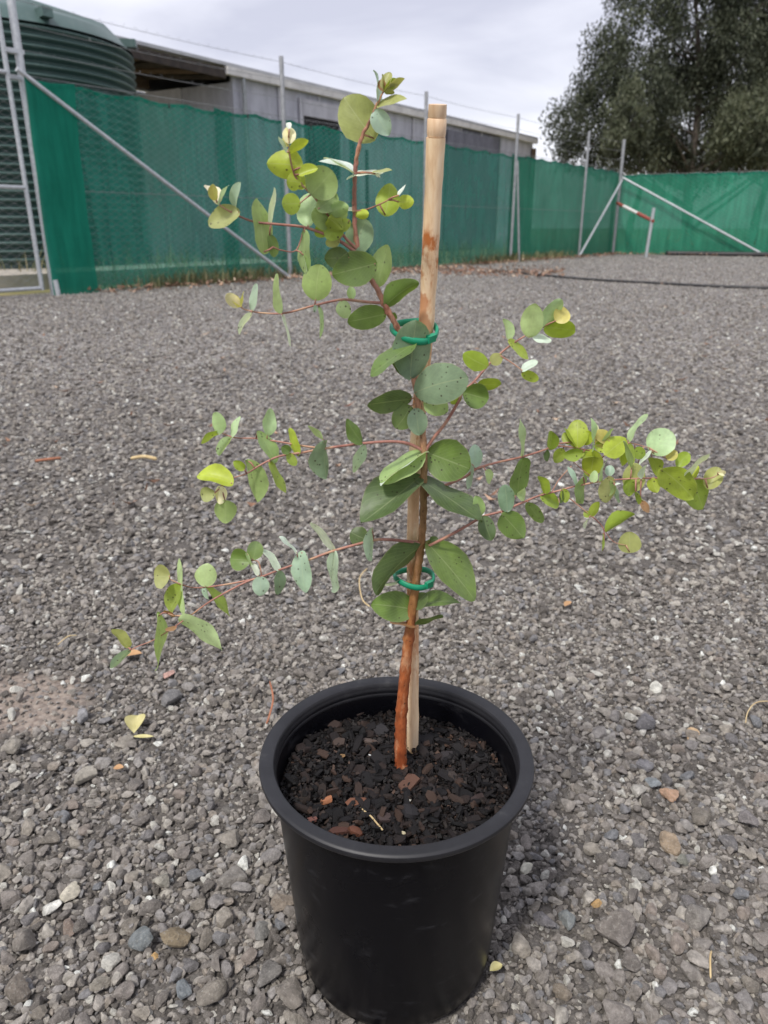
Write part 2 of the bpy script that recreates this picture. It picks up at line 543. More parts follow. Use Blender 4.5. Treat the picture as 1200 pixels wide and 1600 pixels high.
def stake_mat():
    m = Mat('hardwood_stake', 0.65, 0, 0.3)
    f = m.noise(50, 5, 0.65, m.mapping(scale=(5, 5, 0.35)))
    c = m.ramp(f, [(0.25, lin((206, 168, 128))), (0.5, lin((232, 202, 164))), (0.75, lin((242, 220, 188)))])
    sp = m.n.new('ShaderNodeSeparateXYZ'); m.l.new(m.tc.outputs['Object'], sp.inputs[0])
    blot = m.noise(75, 5, 0.68, m.mapping(scale=(1, 1, 0.55)))
    zr = lambda y: P(660, y, 0.52).z - P(640, 1185, 0.543).z
    band = m.ramp(sp.outputs[2], [(zr(1120), 0.0), (zr(1040), 0.55), (zr(900), 0.75), (zr(860), 0.3), (zr(720), 0.3), (zr(690), 0.9), (zr(560), 0.5), (zr(470), 0.75), (zr(380), 0.95), (zr(366), 0.0)])
    c = m.mix(m.math('MULTIPLY', band, m.ramp(blot, [(0.46, 0.08), (0.56, 1.0)])), c, lin((176, 98, 40)))
    m.color(c); m.bump(f, 0.3, 0.0012)
    return m.m


M_STAKE = stake_mat()
M_TIE = simple('green_tie_plastic', (0.006, 0.22, 0.11), (0.012, 0.30, 0.16), 60, 0.45, 0, 0)
M_STRAW = simple('dry_straw', lin((176, 150, 104)), lin((214, 194, 150)), 60, 0.7, 0, 0.1)
M_REDTWIG = simple('dry_red_twig', lin((132, 82, 58)), lin((176, 118, 88)), 60, 0.7, 0, 0.1)
M_DRYLEAF = simple('fallen_yellow_leaf', lin((176, 168, 108)), lin((206, 198, 146)), 60, 0.6, 0, 0.1)
M_ORANGELEAF = simple('fallen_tan_leaf', lin((164, 124, 84)), lin((192, 154, 112)), 60, 0.6, 0, 0.1)


def litter_mat():
    m = Mat('dry_leaf_litter', 0.8, 0, 0.2)
    g = m.n.new('ShaderNodeNewGeometry')
    m.color(m.ramp(g.outputs['Random Per Island'], [(0, lin((108, 84, 70))), (0.3, lin((146, 116, 98))), (0.6, lin((176, 146, 124))), (0.85, lin((200, 178, 156))), (0.95, lin((138, 96, 80)))], 'CONSTANT'))
    return m.m


M_LITTER = litter_mat()


def crown_mat(name, stops):
    m = Mat(name, 0.6, 0, 0.3)
    g = m.n.new('ShaderNodeNewGeometry')
    c = m.ramp(g.outputs['Random Per Island'], stops)
    c = m.mix(1.0, c, m.ramp(m.noise(0.55, 4, 0.6), [(0.32, 0.55), (0.5, 1.0), (0.7, 1.6)]), 'MULTIPLY')
    m.color(c)
    tl = m.n.new('ShaderNodeBsdfTranslucent'); m.l.new(c, tl.inputs[0])
    ms = m.n.new('ShaderNodeMixShader'); ms.inputs[0].default_value = 0.22
    m.l.new(m.b.outputs[0], ms.inputs[1]); m.l.new(tl.outputs[0], ms.inputs[2])
    return m.out(ms.outputs[0]).m


M_CROWN = crown_mat('dark_tree_foliage', [(0, (0.030, 0.038, 0.022)), (0.5, (0.058, 0.068, 0.042)), (1, (0.100, 0.108, 0.070))])
M_CROWN2 = crown_mat('olive_tree_foliage', [(0, (0.050, 0.060, 0.032)), (0.5, (0.080, 0.090, 0.052)), (1, (0.120, 0.126, 0.078))])
M_BARK = simple('tree_bark', lin((70, 62, 56)), lin((112, 102, 94)), 6, 0.9, 0, 0.4, 0.03)
M_WEED = crown_mat('weed_blades', [(0, (0.10, 0.115, 0.045)), (0.6, (0.20, 0.19, 0.09)), (1, (0.32, 0.27, 0.15))])
M_REDPAINT = simple('red_paint', lin((140, 66, 58)), lin((164, 88, 76)), 12, 0.6, 0, 0)
M_WHITEPAINT = simple('white_paint', (0.62, 0.60, 0.57), (0.78, 0.76, 0.73), 12, 0.6, 0, 0)

# ------------------------------------------------------------------ ground
gm = MB()
gm.add([(-250, -60, 0), (250, -60, 0), (250, 400, 0), (-250, 400, 0)], [(0, 1, 2, 3)])
ground = gm.build('ground', M_GROUND, None, (0, 0, 0))
ground['kind'] = 'structure'

FA, FB = Vector((-3.12, 7.42, 0)), Vector((5.42, 18.9, 0))            # side fence, gate post to corner post
FU = (FB - FA).normalized(); FN = Vector((-FU.y, FU.x, 0))            # FN points outward (away from the yard)
FL = (FB - FA).length
BU = Vector((1, -0.5, 0)).normalized(); BN = Vector((0.5, 1, 0)).normalized()   # rear fence direction and outward normal
BL = 9.0


def fence_at(px):
    """distance along the side fence that shows at picture column px"""
    lo, hi = 0.0, FL
    for _ in range(40):
        mid = (lo + hi) / 2
        p = FA + FU * mid - CAM
        q = 600 + F * p.x / (p.y * CT - p.z * ST)
        if q < px: lo = mid
        else: hi = mid
    return lo


fm = MB()
o1, o2, o3 = FA + FN * 0.25 - FU * 14, FB + FN * 0.25 + BN * 0.12, FB + BU * 40 + BN * 0.12
fm.add([(o1.x, o1.y, 0.004), (o2.x, o2.y, 0.004), (o3.x, o3.y, 0.004), (240, 390, 0.004), (-240, 390, 0.004), (-240, o1.y, 0.004)], [(0, 1, 2, 3, 4, 5)])
field = fm.build('grass_field', M_GRASSLAND, None, (0, 0, 0)); field['kind'] = 'structure'

# ------------------------------------------------------------------ water tank
TC = Vector((-4.84, 10.5, 0)); TR, TZ0, TZ1 = 1.74, 0.16, 2.62
slab = MB()
s0 = FA - FU * 5.2 + FN * 0.62
slab.slab(s0, FU, FN, 9.4, 5.0, -0.05, TZ0)
tag(slab.build('concrete_slab', M_CONCRETE, None, (TC.x, TC.y, 0)), 'low pale concrete slab under the green water tank', 'slab')
tank = thing('water_tank', (TC.x, TC.y, TZ0), 'big green ribbed plastic rainwater tank behind the gate', 'water tank')
NR = 27
prof = [(TR - 0.05, TZ0 + 0.002)]
for i in range(NR * 8 + 1):
    t = i / (NR * 8)
    w = 0.5 - 0.5 * math.cos(2 * math.pi * t * NR)
    prof.append((TR - 0.080 + 0.080 * (w ** 1.0), TZ0 + 0.05 + t * (TZ1 - TZ0 - 0.05)))
MB().lathe(prof, (TC.x, TC.y, 0), 96).build('ribbed_wall', M_TANK, tank, smooth=True)
dome = MB()
nseg, nrad = 96, 14
vs_, fs_ = [], []
for j in range(nrad + 1):
    t = j / nrad
    for k in range(nseg):
        a = 2 * math.pi * k / nseg
        rib = max(0.0, math.cos(a * 8)) ** 6 * (0.07 if 0.12 < t < 0.86 else 0.0)
        r = (TR - 0.005) * (1 - t)
        z = TZ1 - 0.004 + 0.10 * (1 - (1 - min(t / 0.1, 1)) ** 2) + 0.52 * (t ** 0.9) + rib
        vs_.append((TC.x + r * math.cos(a), TC.y + r * math.sin(a), z))
for j in range(nrad):
    for k in range(nseg):
        k2 = (k + 1) % nseg
        fs_.append((j * nseg + k, j * nseg + k2, (j + 1) * nseg + k2, (j + 1) * nseg + k))
roof = dome.add(vs_, fs_).build('tank_roof', M_TANK, tank, smooth=True, angle=40)
MB().lathe([(0.32, 3.1), (0.33, 3.30), (0.30, 3.33), (0.0, 3.34)], (TC.x, TC.y, 0), 32).build('hatch', M_TANK, roof, smooth=True, angle=40)
for k in range(2):
    a = -0.75 + k * 0.9
    c = Vector((TC.x + (TR - 0.10) * math.cos(a), TC.y + (TR - 0.10) * math.sin(a), TZ1 + 0.10))
    MB().box(c, (0.34, 0.12, 0.10), Matrix.Rotation(a, 3, 'Z'), 0.2).build('lifting_lug', M_TANK, roof, c)

# ------------------------------------------------------------------ shed
SC = Vector((-2.53, 14.8, 0)); SU = Vector((7.27, 11.2, 0)).normalized(); SN = Vector((-SU.y, SU.x, 0))
SL, EAVE = 13.35, 3.0
shed = thing('farm_shed', SC, 'long weathered grey shed with open bay behind the green shade cloth', 'shed')
W0 = SC + SN * 0.12
npan = 11
for i in range(npan):
    L = SL / npan
    a = W0 + SU * (i * L + 0.006) - SN * (0.012 * (i % 2))
    px_mid = None
    mat = M_WALL3 if i in (7, 8) else (M_WALL2 if i in (3, 10) else M_WALL)
    MB().slab(a, SU, SN, L - 0.012, 0.05, 0.0, EAVE + 0.06).build('wall_panel', mat, shed, a)
for i in range(5):                                                        # end wall
    a = W0 + SN * (0.06 + i * 1.22) + SU * 0.01
    MB().slab(a, SN, SU, 1.20, 0.05, 0.0, EAVE - 0.04 + 0.012 * i).build('wall_panel', M_WALL if i != 1 else M_WALL2, shed, a)
MB().slab(SC - SU * 0.25 - SN * 0.03, SU, SN, SL + 0.30, 0.11, EAVE + 0.03, EAVE + 0.15).build('gutter', M_GUTTER, shed)
MB().slab(SC - SU * 2.7 + SN * 0.02, SU, SN, 2.44, 0.05, EAVE - 0.03, EAVE + 0.12).build('fascia', M_DARKTIMBER, shed)
rf = MB()
a, b = SC - SU * 3.4, SC + SU * (SL + 0.1)
dz, dp = 0.55, 6.2
q = [a + Vector((0, 0, EAVE + 0.16)), b + Vector((0, 0, EAVE + 0.16)), b + SN * dp + Vector((0, 0, EAVE + 0.16 + dz)), a + SN * dp + Vector((0, 0, EAVE + 0.16 + dz))]
rf.add(q + [p + Vector((0, 0, 0.05)) for p in q], [(0, 3, 2, 1), (4, 5, 6, 7), (0, 1, 5, 4), (1, 2, 6, 5), (2, 3, 7, 6), (3, 0, 4, 7)])
rf.build('roof', M_ROOF, shed)
for i in range(5):                                                        # rafters and post of the open bay
    a = SC - SU * (2.6 - i * 0.62) + SN * 0.16
    r_ = MB()
    r_.tube([a + Vector((0, 0, EAVE + 0.03)), a + SN * 5.9 + Vector((0, 0, EAVE + 0.56))], 0.055, 4)
    r_.build('rafter', M_RUSTBROWN if i % 2 else M_DARKTIMBER, shed, a)
MB().slab(SC - SU * 2.6 + SN * 2.2, SU, SN, 2.6, 0.10, EAVE + 0.02, EAVE + 0.20).build('purlin', M_RUSTBROWN, shed)
MB().slab(SC - SU * 3.3 + SN * 6.0, SU, SN, SL + 3.3, 0.06, 0, EAVE + 0.66).build('back_wall', M_WALL3, shed)
MB().slab(SC - SU * 4.6 + SN * 6.2, SU, SN, 1.9, 0.06, 0, EAVE + 0.80).build('back_wall', M_WALL3, shed)  # added piece past the bay, blocks bright sky showing under the roof end
MB().slab(SC + SU * (SL - 0.06) + SN * 0.36, SN, SU, 5.6, 0.05, 0, EAVE + 0.1).build('end_wall', M_WALL, shed)
for k in (0.0, 3.0):
    c = SC - SU * 2.55 + SN * (0.2 + k)
    MB().box((c.x, c.y, EAVE / 2), (0.11, 0.11, EAVE), Matrix.Rotation(math.atan2(SU.y, SU.x), 3, 'Z')).build('post', M_RUSTBROWN, shed, (c.x, c.y, 0))
for i in range(1, npan):                                                  # cover strips over the sheet joints
    a = W0 + SU * (i * SL / npan - 0.03) - SN * 0.034
    MB().slab(a, SU, SN, 0.06, 0.02, 0.0, EAVE + 0.025).build('cover_strip', M_WALL2 if i % 3 else M_GALV_DULL, shed, a)
dpp = SC + SU * 0.18 + SN * 0.02
MB().tube([(dpp.x, dpp.y, 0.0), (dpp.x, dpp.y, EAVE + 0.03)], 0.04, 10).build('downpipe', M_GALV_DULL, shed, dpp, smooth=True, angle=40)
wp0 = W0 - SN * 0.016


def wall_point(px, py): return on_plane(px, py, wp0, SN)


def wall_quad(name, px0, px1, ztop, zbot, mat, parent, proud=0.0, t=0.03):
    p, q = wall_point(px0, 180), wall_point(px1, 190)
    return MB().slab(p - SN * (proud + t), SU, SN, (q - p).dot(SU), t, zbot, ztop).build(name, mat, parent, (p.x, p.y, zbot))


win = wall_quad('window', 472, 528, 2.62, 1.55, M_DARK, shed, 0.0, 0.02)
wall_quad('window_frame', 470, 530, 2.92, 2.63, M_WALL2, win, 0.02, 0.03)
wall_quad('window_frame', 466, 471.5, 2.92, 1.50, M_WALL2, win, 0.02, 0.03)
wall_quad('window_frame', 528.5, 532, 2.62, 1.50, M_WALL2, win, 0.02, 0.03)
wall_quad('sliding_door', 697, 768, 2.92, 0.05, M_WALL3, shed, 0.03, 0.05)
wall_quad('corner_trim', 833, 838, 2.90, 0.0, M_RUSTBROWN, shed, 0.02, 0.04)

# ------------------------------------------------------------------ fences
def chain_link(a, u, L, z0, z1, r=0.0016, p=0.056, dz=0.03):
    n = int(L / p) + 1
    m = int((z1 - z0) / dz)
    nrm = Vector((-u.y, u.x, 0))
    i = np.arange(n)[:, None]; j = np.arange(m + 1)[None, :]
    x = i * p + np.where((j + i) % 2 == 0, 0, p)          # neighbours mirror each other and meet
    x = np.where((i % 2) == 0, i * p + (j % 2) * p, i * p + ((j + 1) % 2) * p - 0 * p)
    z = z0 + j * dz + 0 * i
    vs, fs = [], []
    offs = [(math.cos(t) * r, math.sin(t) * r) for t in (0, 2.094, 4.189)]
    aa = np.array(a); uu = np.array(u); nn = np.array(nrm)
    for k in range(n):
        base = len(vs)
        for q in range(m + 1):
            c = aa + uu * x[k, q]
            for (o1_, o2_) in offs:
                vs.append((c[0] + uu[0] * o1_ + nn[0] * o2_, c[1] + uu[1] * o1_ + nn[1] * o2_, z[0, q]))
        for q in range(m):
            for w in range(3):
                w2 = (w + 1) % 3
                fs.append((base + q * 3 + w, base + q * 3 + w2, base + q * 3 + 3 + w2, base + q * 3 + 3 + w))
    return MB().add(vs, fs)


def post(mb, c, h, r, lean=(0, 0)):
    mb.tube([(c.x, c.y, -0.05), (c.x + lean[0], c.y + lean[1], h)], r, 12)
    return mb


def barbed(mb, a, b, seed, sag=0.02):
    a, b = Vector(a), Vector(b)
    n = 24
    pts = [a.lerp(b, i / n) - Vector((0, 0, sag * 4 * (i / n) * (1 - i / n))) for i in range(n + 1)]
    mb.tube(pts, 0.0022, 4)
    rr = random.Random(seed)
    L = (b - a).length
    for k in range(int(L / 0.13)):
        p = a.lerp(b, (k + 0.5) * 0.13 / L)
        d = Vector((rr.uniform(-1, 1), rr.uniform(-1, 1), rr.uniform(-1, 1))).normalized() * 0.016
        mb.tube([p - d, p + d], 0.0016, 3)
    return mb


side = thing('chain_link_fence', FA, 'galvanised chain link fence with barbed wire running past the tank and shed', 'fence')
spos = [fence_at(x) for x in (451, 659, 795, 902)]
post(MB(), FA, 2.62, 0.034).build('post', M_GALV, side, FA, smooth=True, angle=40)
MB().tube([(FA.x, FA.y, 2.60), (FA.x - 0.0, FA.y, 2.75)], 0.030, 10).build('post_cap', M_GALV, side, FA)
for s in spos:
    c = FA + FU * s - FN * 0.03
    post(MB(), c, 2.44, 0.026).build('post', M_GALV_DULL, side, c, smooth=True, angle=40)
post(MB(), FB, 2.45, 0.034).build('post', M_GALV_DULL, side, FB, smooth=True, angle=40)
# braces
b0 = FA - FU * 0.10 + Vector((0, 0, 1.85)) - FN * 0.10
b1 = FA + FU * (fence_at(437)) - FN * 0.17 + Vector((0, 0, 0.02))
MB().tube([b0, b1], 0.020, 10).build('brace', M_GALV, side, b0, smooth=True, angle=40)
c3 = FA + FU * spos[2] - FN * 0.06
MB().tube([c3 + Vector((0, 0, 1.70)), G(811, 409)], 0.02, 10).build('brace', M_GALV_DULL, side, c3, smooth=True, angle=40)
c5 = FB - FN * 0.05
MB().tube([c5 + Vector((0, 0, 1.62)), FA + FU * fence_at(896) - FN * 0.12], 0.024, 10).build('brace', M_GALV, side, c5, smooth=True, angle=40)
cl = chain_link(FA + FN * 0.02, FU, FL, 0.03, 1.83, 0.0023).build('chain_link_mesh', M_WIRE, side); cl['kind'] = 'stuff'
MB().tube([FA + FN * 0.02 + Vector((0, 0, 1.83)), FB + FN * 0.02 + Vector((0, 0, 1.83))], 0.003, 5).build('top_wire', M_WIRE, side)
MB().tube([FA + FN * 0.02 + Vector((0, 0, 0.92)), FB + FN * 0.02 + Vector((0, 0, 0.92))], 0.003, 5).build('middle_wire', M_WIRE, side)
stops = [FA] + [FA + FU * s for s in spos] + [FB]
for k, z in enumerate((2.02, 2.21, 2.39)):
    mb = MB()
    for i in range(len(stops) - 1):
        barbed(mb, stops[i] + Vector((0, 0, z)), stops[i + 1] + Vector((0, 0, z)), k * 10 + i)
    mb.build('barbed_wire', M_WIRE, side)
for z in (2.00, 1.80):                                                      # clamps joining gate and post
    c = FA - FU * 0.05 + Vector((0, 0, z))
    MB().box(c, (0.17, 0.06, 0.035), Matrix.Rotation(math.atan2(FU.y, FU.x), 3, 'Z')).build('hinge', M_GALV, side, c)
pc = FA + FU * fence_at(588) + FN * 0.16
MB().box((pc.x, pc.y, 0.80), (0.045, 0.045, 1.6)).build('star_picket', M_DARK, side, (pc.x, pc.y, 0))

rear = thing('chain_link_fence', FB, 'rear chain link fence in front of the tall dark tree', 'fence')
RB = [FB + BU * d for d in (3.35, 6.0, 9.0)]
for c in RB:
    post(MB(), c - BN * 0.02, 1.1 if c is RB[0] else 2.3, 0.026).build('post', M_GALV, rear, c, smooth=True, angle=40)
d0 = FB + BU * 0.06 - BN * 0.06
MB().tube([d0 + Vector((0, 0, 1.66)), RB[0] - BU * 0.1 - BN * 0.06 + Vector((0, 0, 0.03))], 0.024, 10).build('brace', M_GALV, rear, d0, smooth=True, angle=40)
cl = chain_link(FB + BN * 0.02, BU, BL, 0.03, 1.72, p=0.07, dz=0.04).build('chain_link_mesh', M_WIRE, rear); cl['kind'] = 'stuff'
MB().tube([FB + BN * 0.02 + Vector((0, 0, 1.72)), FB + BU * BL + BN * 0.02 + Vector((0, 0, 1.72))], 0.003, 5).build('top_wire', M_WIRE, rear)


def cloth(name, a, u, n, L, h0, h1, mat, parent, amp=0.02, seed=0, z0=0.01, ties=0.6):
    nx, nz = max(int(L / 0.12), 4), 14
    vs, fs = [], []
    for i in range(nx + 1):
        s = L * i / nx
        for j in range(nz + 1):
            t = j / nz
            sag = 0.034 * abs(math.sin(math.pi * s / ties)) * t ** 4
            z = z0 + (h0 + (h1 - h0) * i / nx - z0) * t - sag
            d = noise.noise(Vector((s * 1.3 + seed, z * 0.8, seed))) * amp * 1.3 + noise.noise(Vector((s * 5 + seed, z * 1.4, 3))) * amp * 0.7 + noise.noise(Vector((s * 4 + z * 5, z * 2 - s * 2, seed))) * amp * 0.5
            p = a + u * s + n * (d + amp)
            vs.append((p.x, p.y, z))
    for i in range(nx):
        for j in range(nz):
            k = i * (nz + 1) + j
            fs.append((k, k + nz + 1, k + nz + 2, k + 1))
    o = MB().add(vs, fs).build(name, mat, parent, a, smooth=True)
    hem = MB(); hv, hf = [], []                                   # folded top hem, following the sag
    for i in range(nx + 1):
        p = Vector(vs[i * (nz + 1) + nz])
        hv += [p - n * 0.004 + Vector((0, 0, 0.004)), p - n * 0.006 - Vector((0, 0, 0.030))]
    for i in range(nx): hf.append((2 * i, 2 * i + 2, 2 * i + 3, 2 * i + 1))
    hem.add(hv, hf).build('hem', M_CLOTH_THICK, o, a, smooth=True)
    for i in range(4, nx - 1, 9):                                 # wire ties through the hem
        p = Vector(vs[i * (nz + 1) + nz])
        MB().box(p - n * 0.012 - Vector((0, 0, 0.012)), (0.012, 0.030, 0.05), None, 0.2).build('cable_tie', M_BLACKPLASTIC, o, p)
    return o


sc1 = thing('shade_cloth', FA, 'long dark green shade cloth tied along the fence in front of tank and shed', 'shade cloth', 'green shade cloths on the fences')
joins = [0.0, fence_at(370), fence_at(560), fence_at(800), FL]
for i in range(4):
    cloth('cloth_panel', FA + FU * (joins[i] - (0.0 if i == 0 else 0.10)) + FN * (0.035 + 0.012 * (i % 2)), FU, FN, joins[i + 1] - joins[i] + 0.12,
          1.82, 1.80, M_CLOTH if i < 3 else M_CLOTH_RIGHT, sc1, 0.018, i * 7.3)
ovl = cloth('cloth_overlap', FA - FU * 0.05 - FN * 0.13, FU, FN, fence_at(146) + 0.06, 1.80, 1.82, M_CLOTH_THICK, sc1, 0.055, 31.0, -0.01)
sc2 = thing('shade_cloth', FB, 'brighter green shade cloth on the rear fence below the tall tree', 'shade cloth', 'green shade cloths on the fences')
cloth('cloth_panel', FB + BN * 0.06 - BU * 0.16, BU, BN, BL, 1.74, 1.70, M_CLOTH_RIGHT, sc2, 0.03, 55.0)

# gate, in line with the fence
gate = thing('gate', FA - FU * 0.10, 'galvanised pipe gate with chain link infill in front of the water tank', 'gate')
ga = FA - FU * 0.115
MB().tube([(ga.x, ga.y, 0.05), (ga.x - FU.x * 0.02, ga.y - FU.y * 0.02, 2.45)], 0.021, 12).build('stile', M_GALV, gate, smooth=True, angle=40)
gb = ga - FU * 3.6
MB().tube([(gb.x, gb.y, 0.05), (gb.x, gb.y, 2.45)], 0.021, 12).build('stile', M_GALV, gate, gb, smooth=True, angle=40)
for z in (0.07, 0.93, 1.83, 2.43):
    MB().tube([ga + Vector((0, 0, z)), gb + Vector((0, 0, z))], 0.018, 10).build('rail', M_GALV, gate, ga, smooth=True, angle=40)
MB().tube([ga + Vector((0, 0, 2.25)), ga - FU * 1.4 + Vector((0, 0, 1.84))], 0.012, 8).build('stay', M_GALV, gate, ga, smooth=True)
cl = chain_link(gb + FN * 0.022, FU, 3.58, 0.08, 1.83, 0.0022).build('chain_link_mesh', M_GALV_DULL, gate); cl['kind'] = 'stuff'
short_post = MB().tube([(FA.x + 0.06, FA.y - 0.06, -0.02), (FA.x + 0.05, FA.y - 0.06, 0.14)], 0.024, 10)
short_post.build('drop_bolt', M_GALV, gate, smooth=True, angle=40)

# ------------------------------------------------------------------ red and white bar, short post, pipes
bp = G(1009, 402)
mb = MB().tube([(bp.x, bp.y, -0.03), (bp.x + 0.05, bp.y, 0.98)], 0.035, 10)
tag(mb.build('short_post', M_GALV, None, (bp.x, bp.y, 0), smooth=True, angle=40), 'short pale pipe post standing before the rear fence at end of red bar', 'post')
bar = thing('boom_bar', (FB.x, FB.y, 0), 'red and white bar between corner post and short post', 'bar')
e0 = Vector((FB.x - 0.05, FB.y - 0.12, 1.12)); e1 = Vector((bp.x + 0.05, bp.y - 0.05, 0.72))
for i in range(5):
    MB().tube([e0.lerp(e1, i / 5), e0.lerp(e1, (i + 1) / 5)], 0.034 if i % 2 == 0 else 0.037, 10).build('stripe', M_REDPAINT if i in (0, 3, 4) else M_WHITEPAINT, bar, e0.lerp(e1, i / 5))
hp, hr = catmull([G(775, 424), G(850, 432), G(930, 439), G(1020, 444), G(1110, 449), G(1230, 454), G(1420, 470)], [0.014] * 7, 6)
tag(MB().tube([p + Vector((0, 0, 0.014)) for p in hp], hr, 8).build('irrigation_hose', M_BLACKPLASTIC, None, hp[0], smooth=True), 'black poly hose lying across the far gravel', 'hose')
kp = [FB + BU * d - BN * (0.12 + 0.05 * math.sin(d * 3)) + Vector((0, 0, 0.045)) for d in (1.2, 1.8, 2.4, 3.0, 3.8, 5, 6.5)]
kp, kr = catmull(kp, [0.05] * 7, 5)
tag(MB().tube(kp, kr, 8).build('drain_pipe', M_BLACKPLASTIC, None, kp[0], smooth=True), 'black pipe along the foot of the rear fence', 'pipe')

# ------------------------------------------------------------------ trees
def leaf_cloud(clumps, n_sub, n_leaf, size, seed, flat=0.8, sub_r=(0.35, 0.75)):
    """many drooping leaf-sized faces gathered in sprays through the crown's volume"""
    r = np.random.default_rng(seed)
    vol = np.array([c[3] * c[5] for c in clumps]); vol = vol / vol.sum()
    subs = []
    for _ in range(n_sub):
        c = clumps[r.choice(len(clumps), p=vol)]
        d = r.normal(size=3); d /= np.linalg.norm(d)
        rad = r.uniform(0.25, 1.0) ** 0.45
        subs.append((np.array(c[:3]) + d * rad * np.array(c[3:6]), r.uniform(*sub_r)))
    V, Fc = [], []
    for (c, sr) in subs:
        m = int(n_leaf * (sr / sub_r[1]) ** 2)
        d = r.normal(size=(m, 3)); d /= np.linalg.norm(d, axis=1)[:, None]
        p = c + d * (r.uniform(0, 1, (m, 1)) ** 0.5) * sr * np.array([1, 1, flat])
        ax = r.normal(size=(m, 3)) + np.array([0, 0, -1.5]); ax /= np.linalg.norm(ax, axis=1)[:, None]
        sd = np.cross(ax, r.normal(size=(m, 3))); sd /= np.linalg.norm(sd, axis=1)[:, None]
        ln = size * r.uniform(0.6, 1.3, (m, 1)); w = ln * r.uniform(0.22, 0.40, (m, 1))
        quad = np.stack([p - ax * ln / 2, p + sd * w / 2, p + ax * ln / 2, p - sd * w / 2], 1)
        k = sum(len(v) for v in V)
        V.append(quad.reshape(-1, 3)); Fc.append(np.arange(m * 4).reshape(-1, 4) + k)
    mb = MB(); mb.v = np.concatenate(V).tolist(); mb.f = np.concatenate(Fc).tolist()
    return mb, subs


def tree(name, base, clumps, n_sub, n_leaf, size, mat, label, seed, trunk_r=0.28, group=None, sub_r=(0.35, 0.75), flat=0.9):
    t = thing(name, base, label, 'tree', group)
    base = Vector(base)
    mb, subs = leaf_cloud(clumps, n_sub, n_leaf, size, seed, flat, sub_r=sub_r)
    rr = random.Random(seed)
    tk = MB()
    top = max(c[2] for c in clumps)
    cx = sum(c[0] for c in clumps) / len(clumps); cy = sum(c[1] for c in clumps) / len(clumps)
    pts, rad = catmull([base - Vector((0, 0, 0.1)), base.lerp(Vector((cx, cy, top)), 0.2), base.lerp(Vector((cx, cy, top)), 0.55) + Vector((0.3, 0, 0)), Vector((cx, cy, top))],
                       [trunk_r * 1.25, trunk_r, trunk_r * 0.6, trunk_r * 0.12], 5)
    tk.tube(pts, rad, 10)
    limbs = list(clumps) + [(*s[0], 1, 1, 1) for s in subs[::12]]
    for c in limbs:
        c3 = Vector((cx, cy, c[2])).lerp(Vector(c[:3]), 0.8)
        k = min(range(len(pts)), key=lambda i: (pts[i] - (c3 - Vector((0, 0, 0.6 * (Vector((c3.x, c3.y, 0)) - Vector((pts[i].x, pts[i].y, 0))).length + 0.2)))).length)
        s = pts[k]; r0 = min(rad[k] * 0.45, 0.09)
        mid = s.lerp(c3, 0.5) + Vector((rr.uniform(-.2, .2), rr.uniform(-.2, .2), -0.12))
        lp, lr = catmull([s, mid, c3], [r0, r0 * 0.6, r0 * 0.15], 4)
        tk.tube(lp, lr, 6)
    tk.build('trunk', M_BARK, t, base, smooth=True)
    mb.build('crown', mat, t, base)
    return t


def clump_px(lst, Y):
    out = []
    for (x, y, rx, ry, dy) in lst:
        p = P(x, y, Y + dy)
        k = (p.y * CT - (p.z - CAMZ) * ST) / F
        out.append((p.x, p.y, p.z, rx * k, (rx + ry) * 0.5 * k, ry * k))
    return out


main_cl = clump_px([(948, 95, 34, 70, 0), (935, 165, 44, 46, 0.5), (888, 205, 22, 46, -0.5), (915, 235, 34, 30, 0), (1010, 60, 58, 80, 0), (1085, 60, 70, 95, 0.6),
                    (1160, 70, 70, 110, 0), (1000, 170, 60, 70, -1), (1080, 190, 75, 75, 0.5), (1170, 190, 60, 75, 1), (1020, -50, 70, 60, 0), (1110, -90, 90, 80, 0),
                    (1240, 20, 70, 120, 0), (1260, 170, 70, 90, 0.5), (985, 245, 60, 32, 0), (1080, 255, 70, 30, 1)], 27.0)
tree('tall_tree', P(1075, 380, 27) * 1 - Vector((0, 0, P(1075, 380, 27).z)), main_cl, 880, 330, 0.14, M_CROWN, 'tall dark leafy tree rising behind the rear green cloth', 21, 0.15, None, (0.22, 0.62), 1.5)
ol = clump_px([(1165, 190, 38, 50, 0), (1190, 230, 45, 45, 0.3), (1130, 240, 30, 30, 0.3), (1230, 180, 40, 70, 0.5)], 23.5)
tree('olive_tree', Vector((P(1180, 380, 23.5).x, 23.5, 0)), ol, 110, 150, 0.15, M_CROWN2, 'smaller paler olive green tree in front of the tall dark tree, at picture edge', 33, 0.12, sub_r=(0.25, 0.5))
ol = clump_px([(985, 190, 22, 55, 0), (968, 235, 26, 30, 0.2), (1000, 245, 24, 26, 0)], 23.8)
tree('olive_tree', Vector((P(985, 380, 23.8).x, 23.8, 0)), ol, 60, 130, 0.15, M_CROWN2, 'slim paler green tree behind the fence corner post', 35, 0.10, sub_r=(0.22, 0.45))

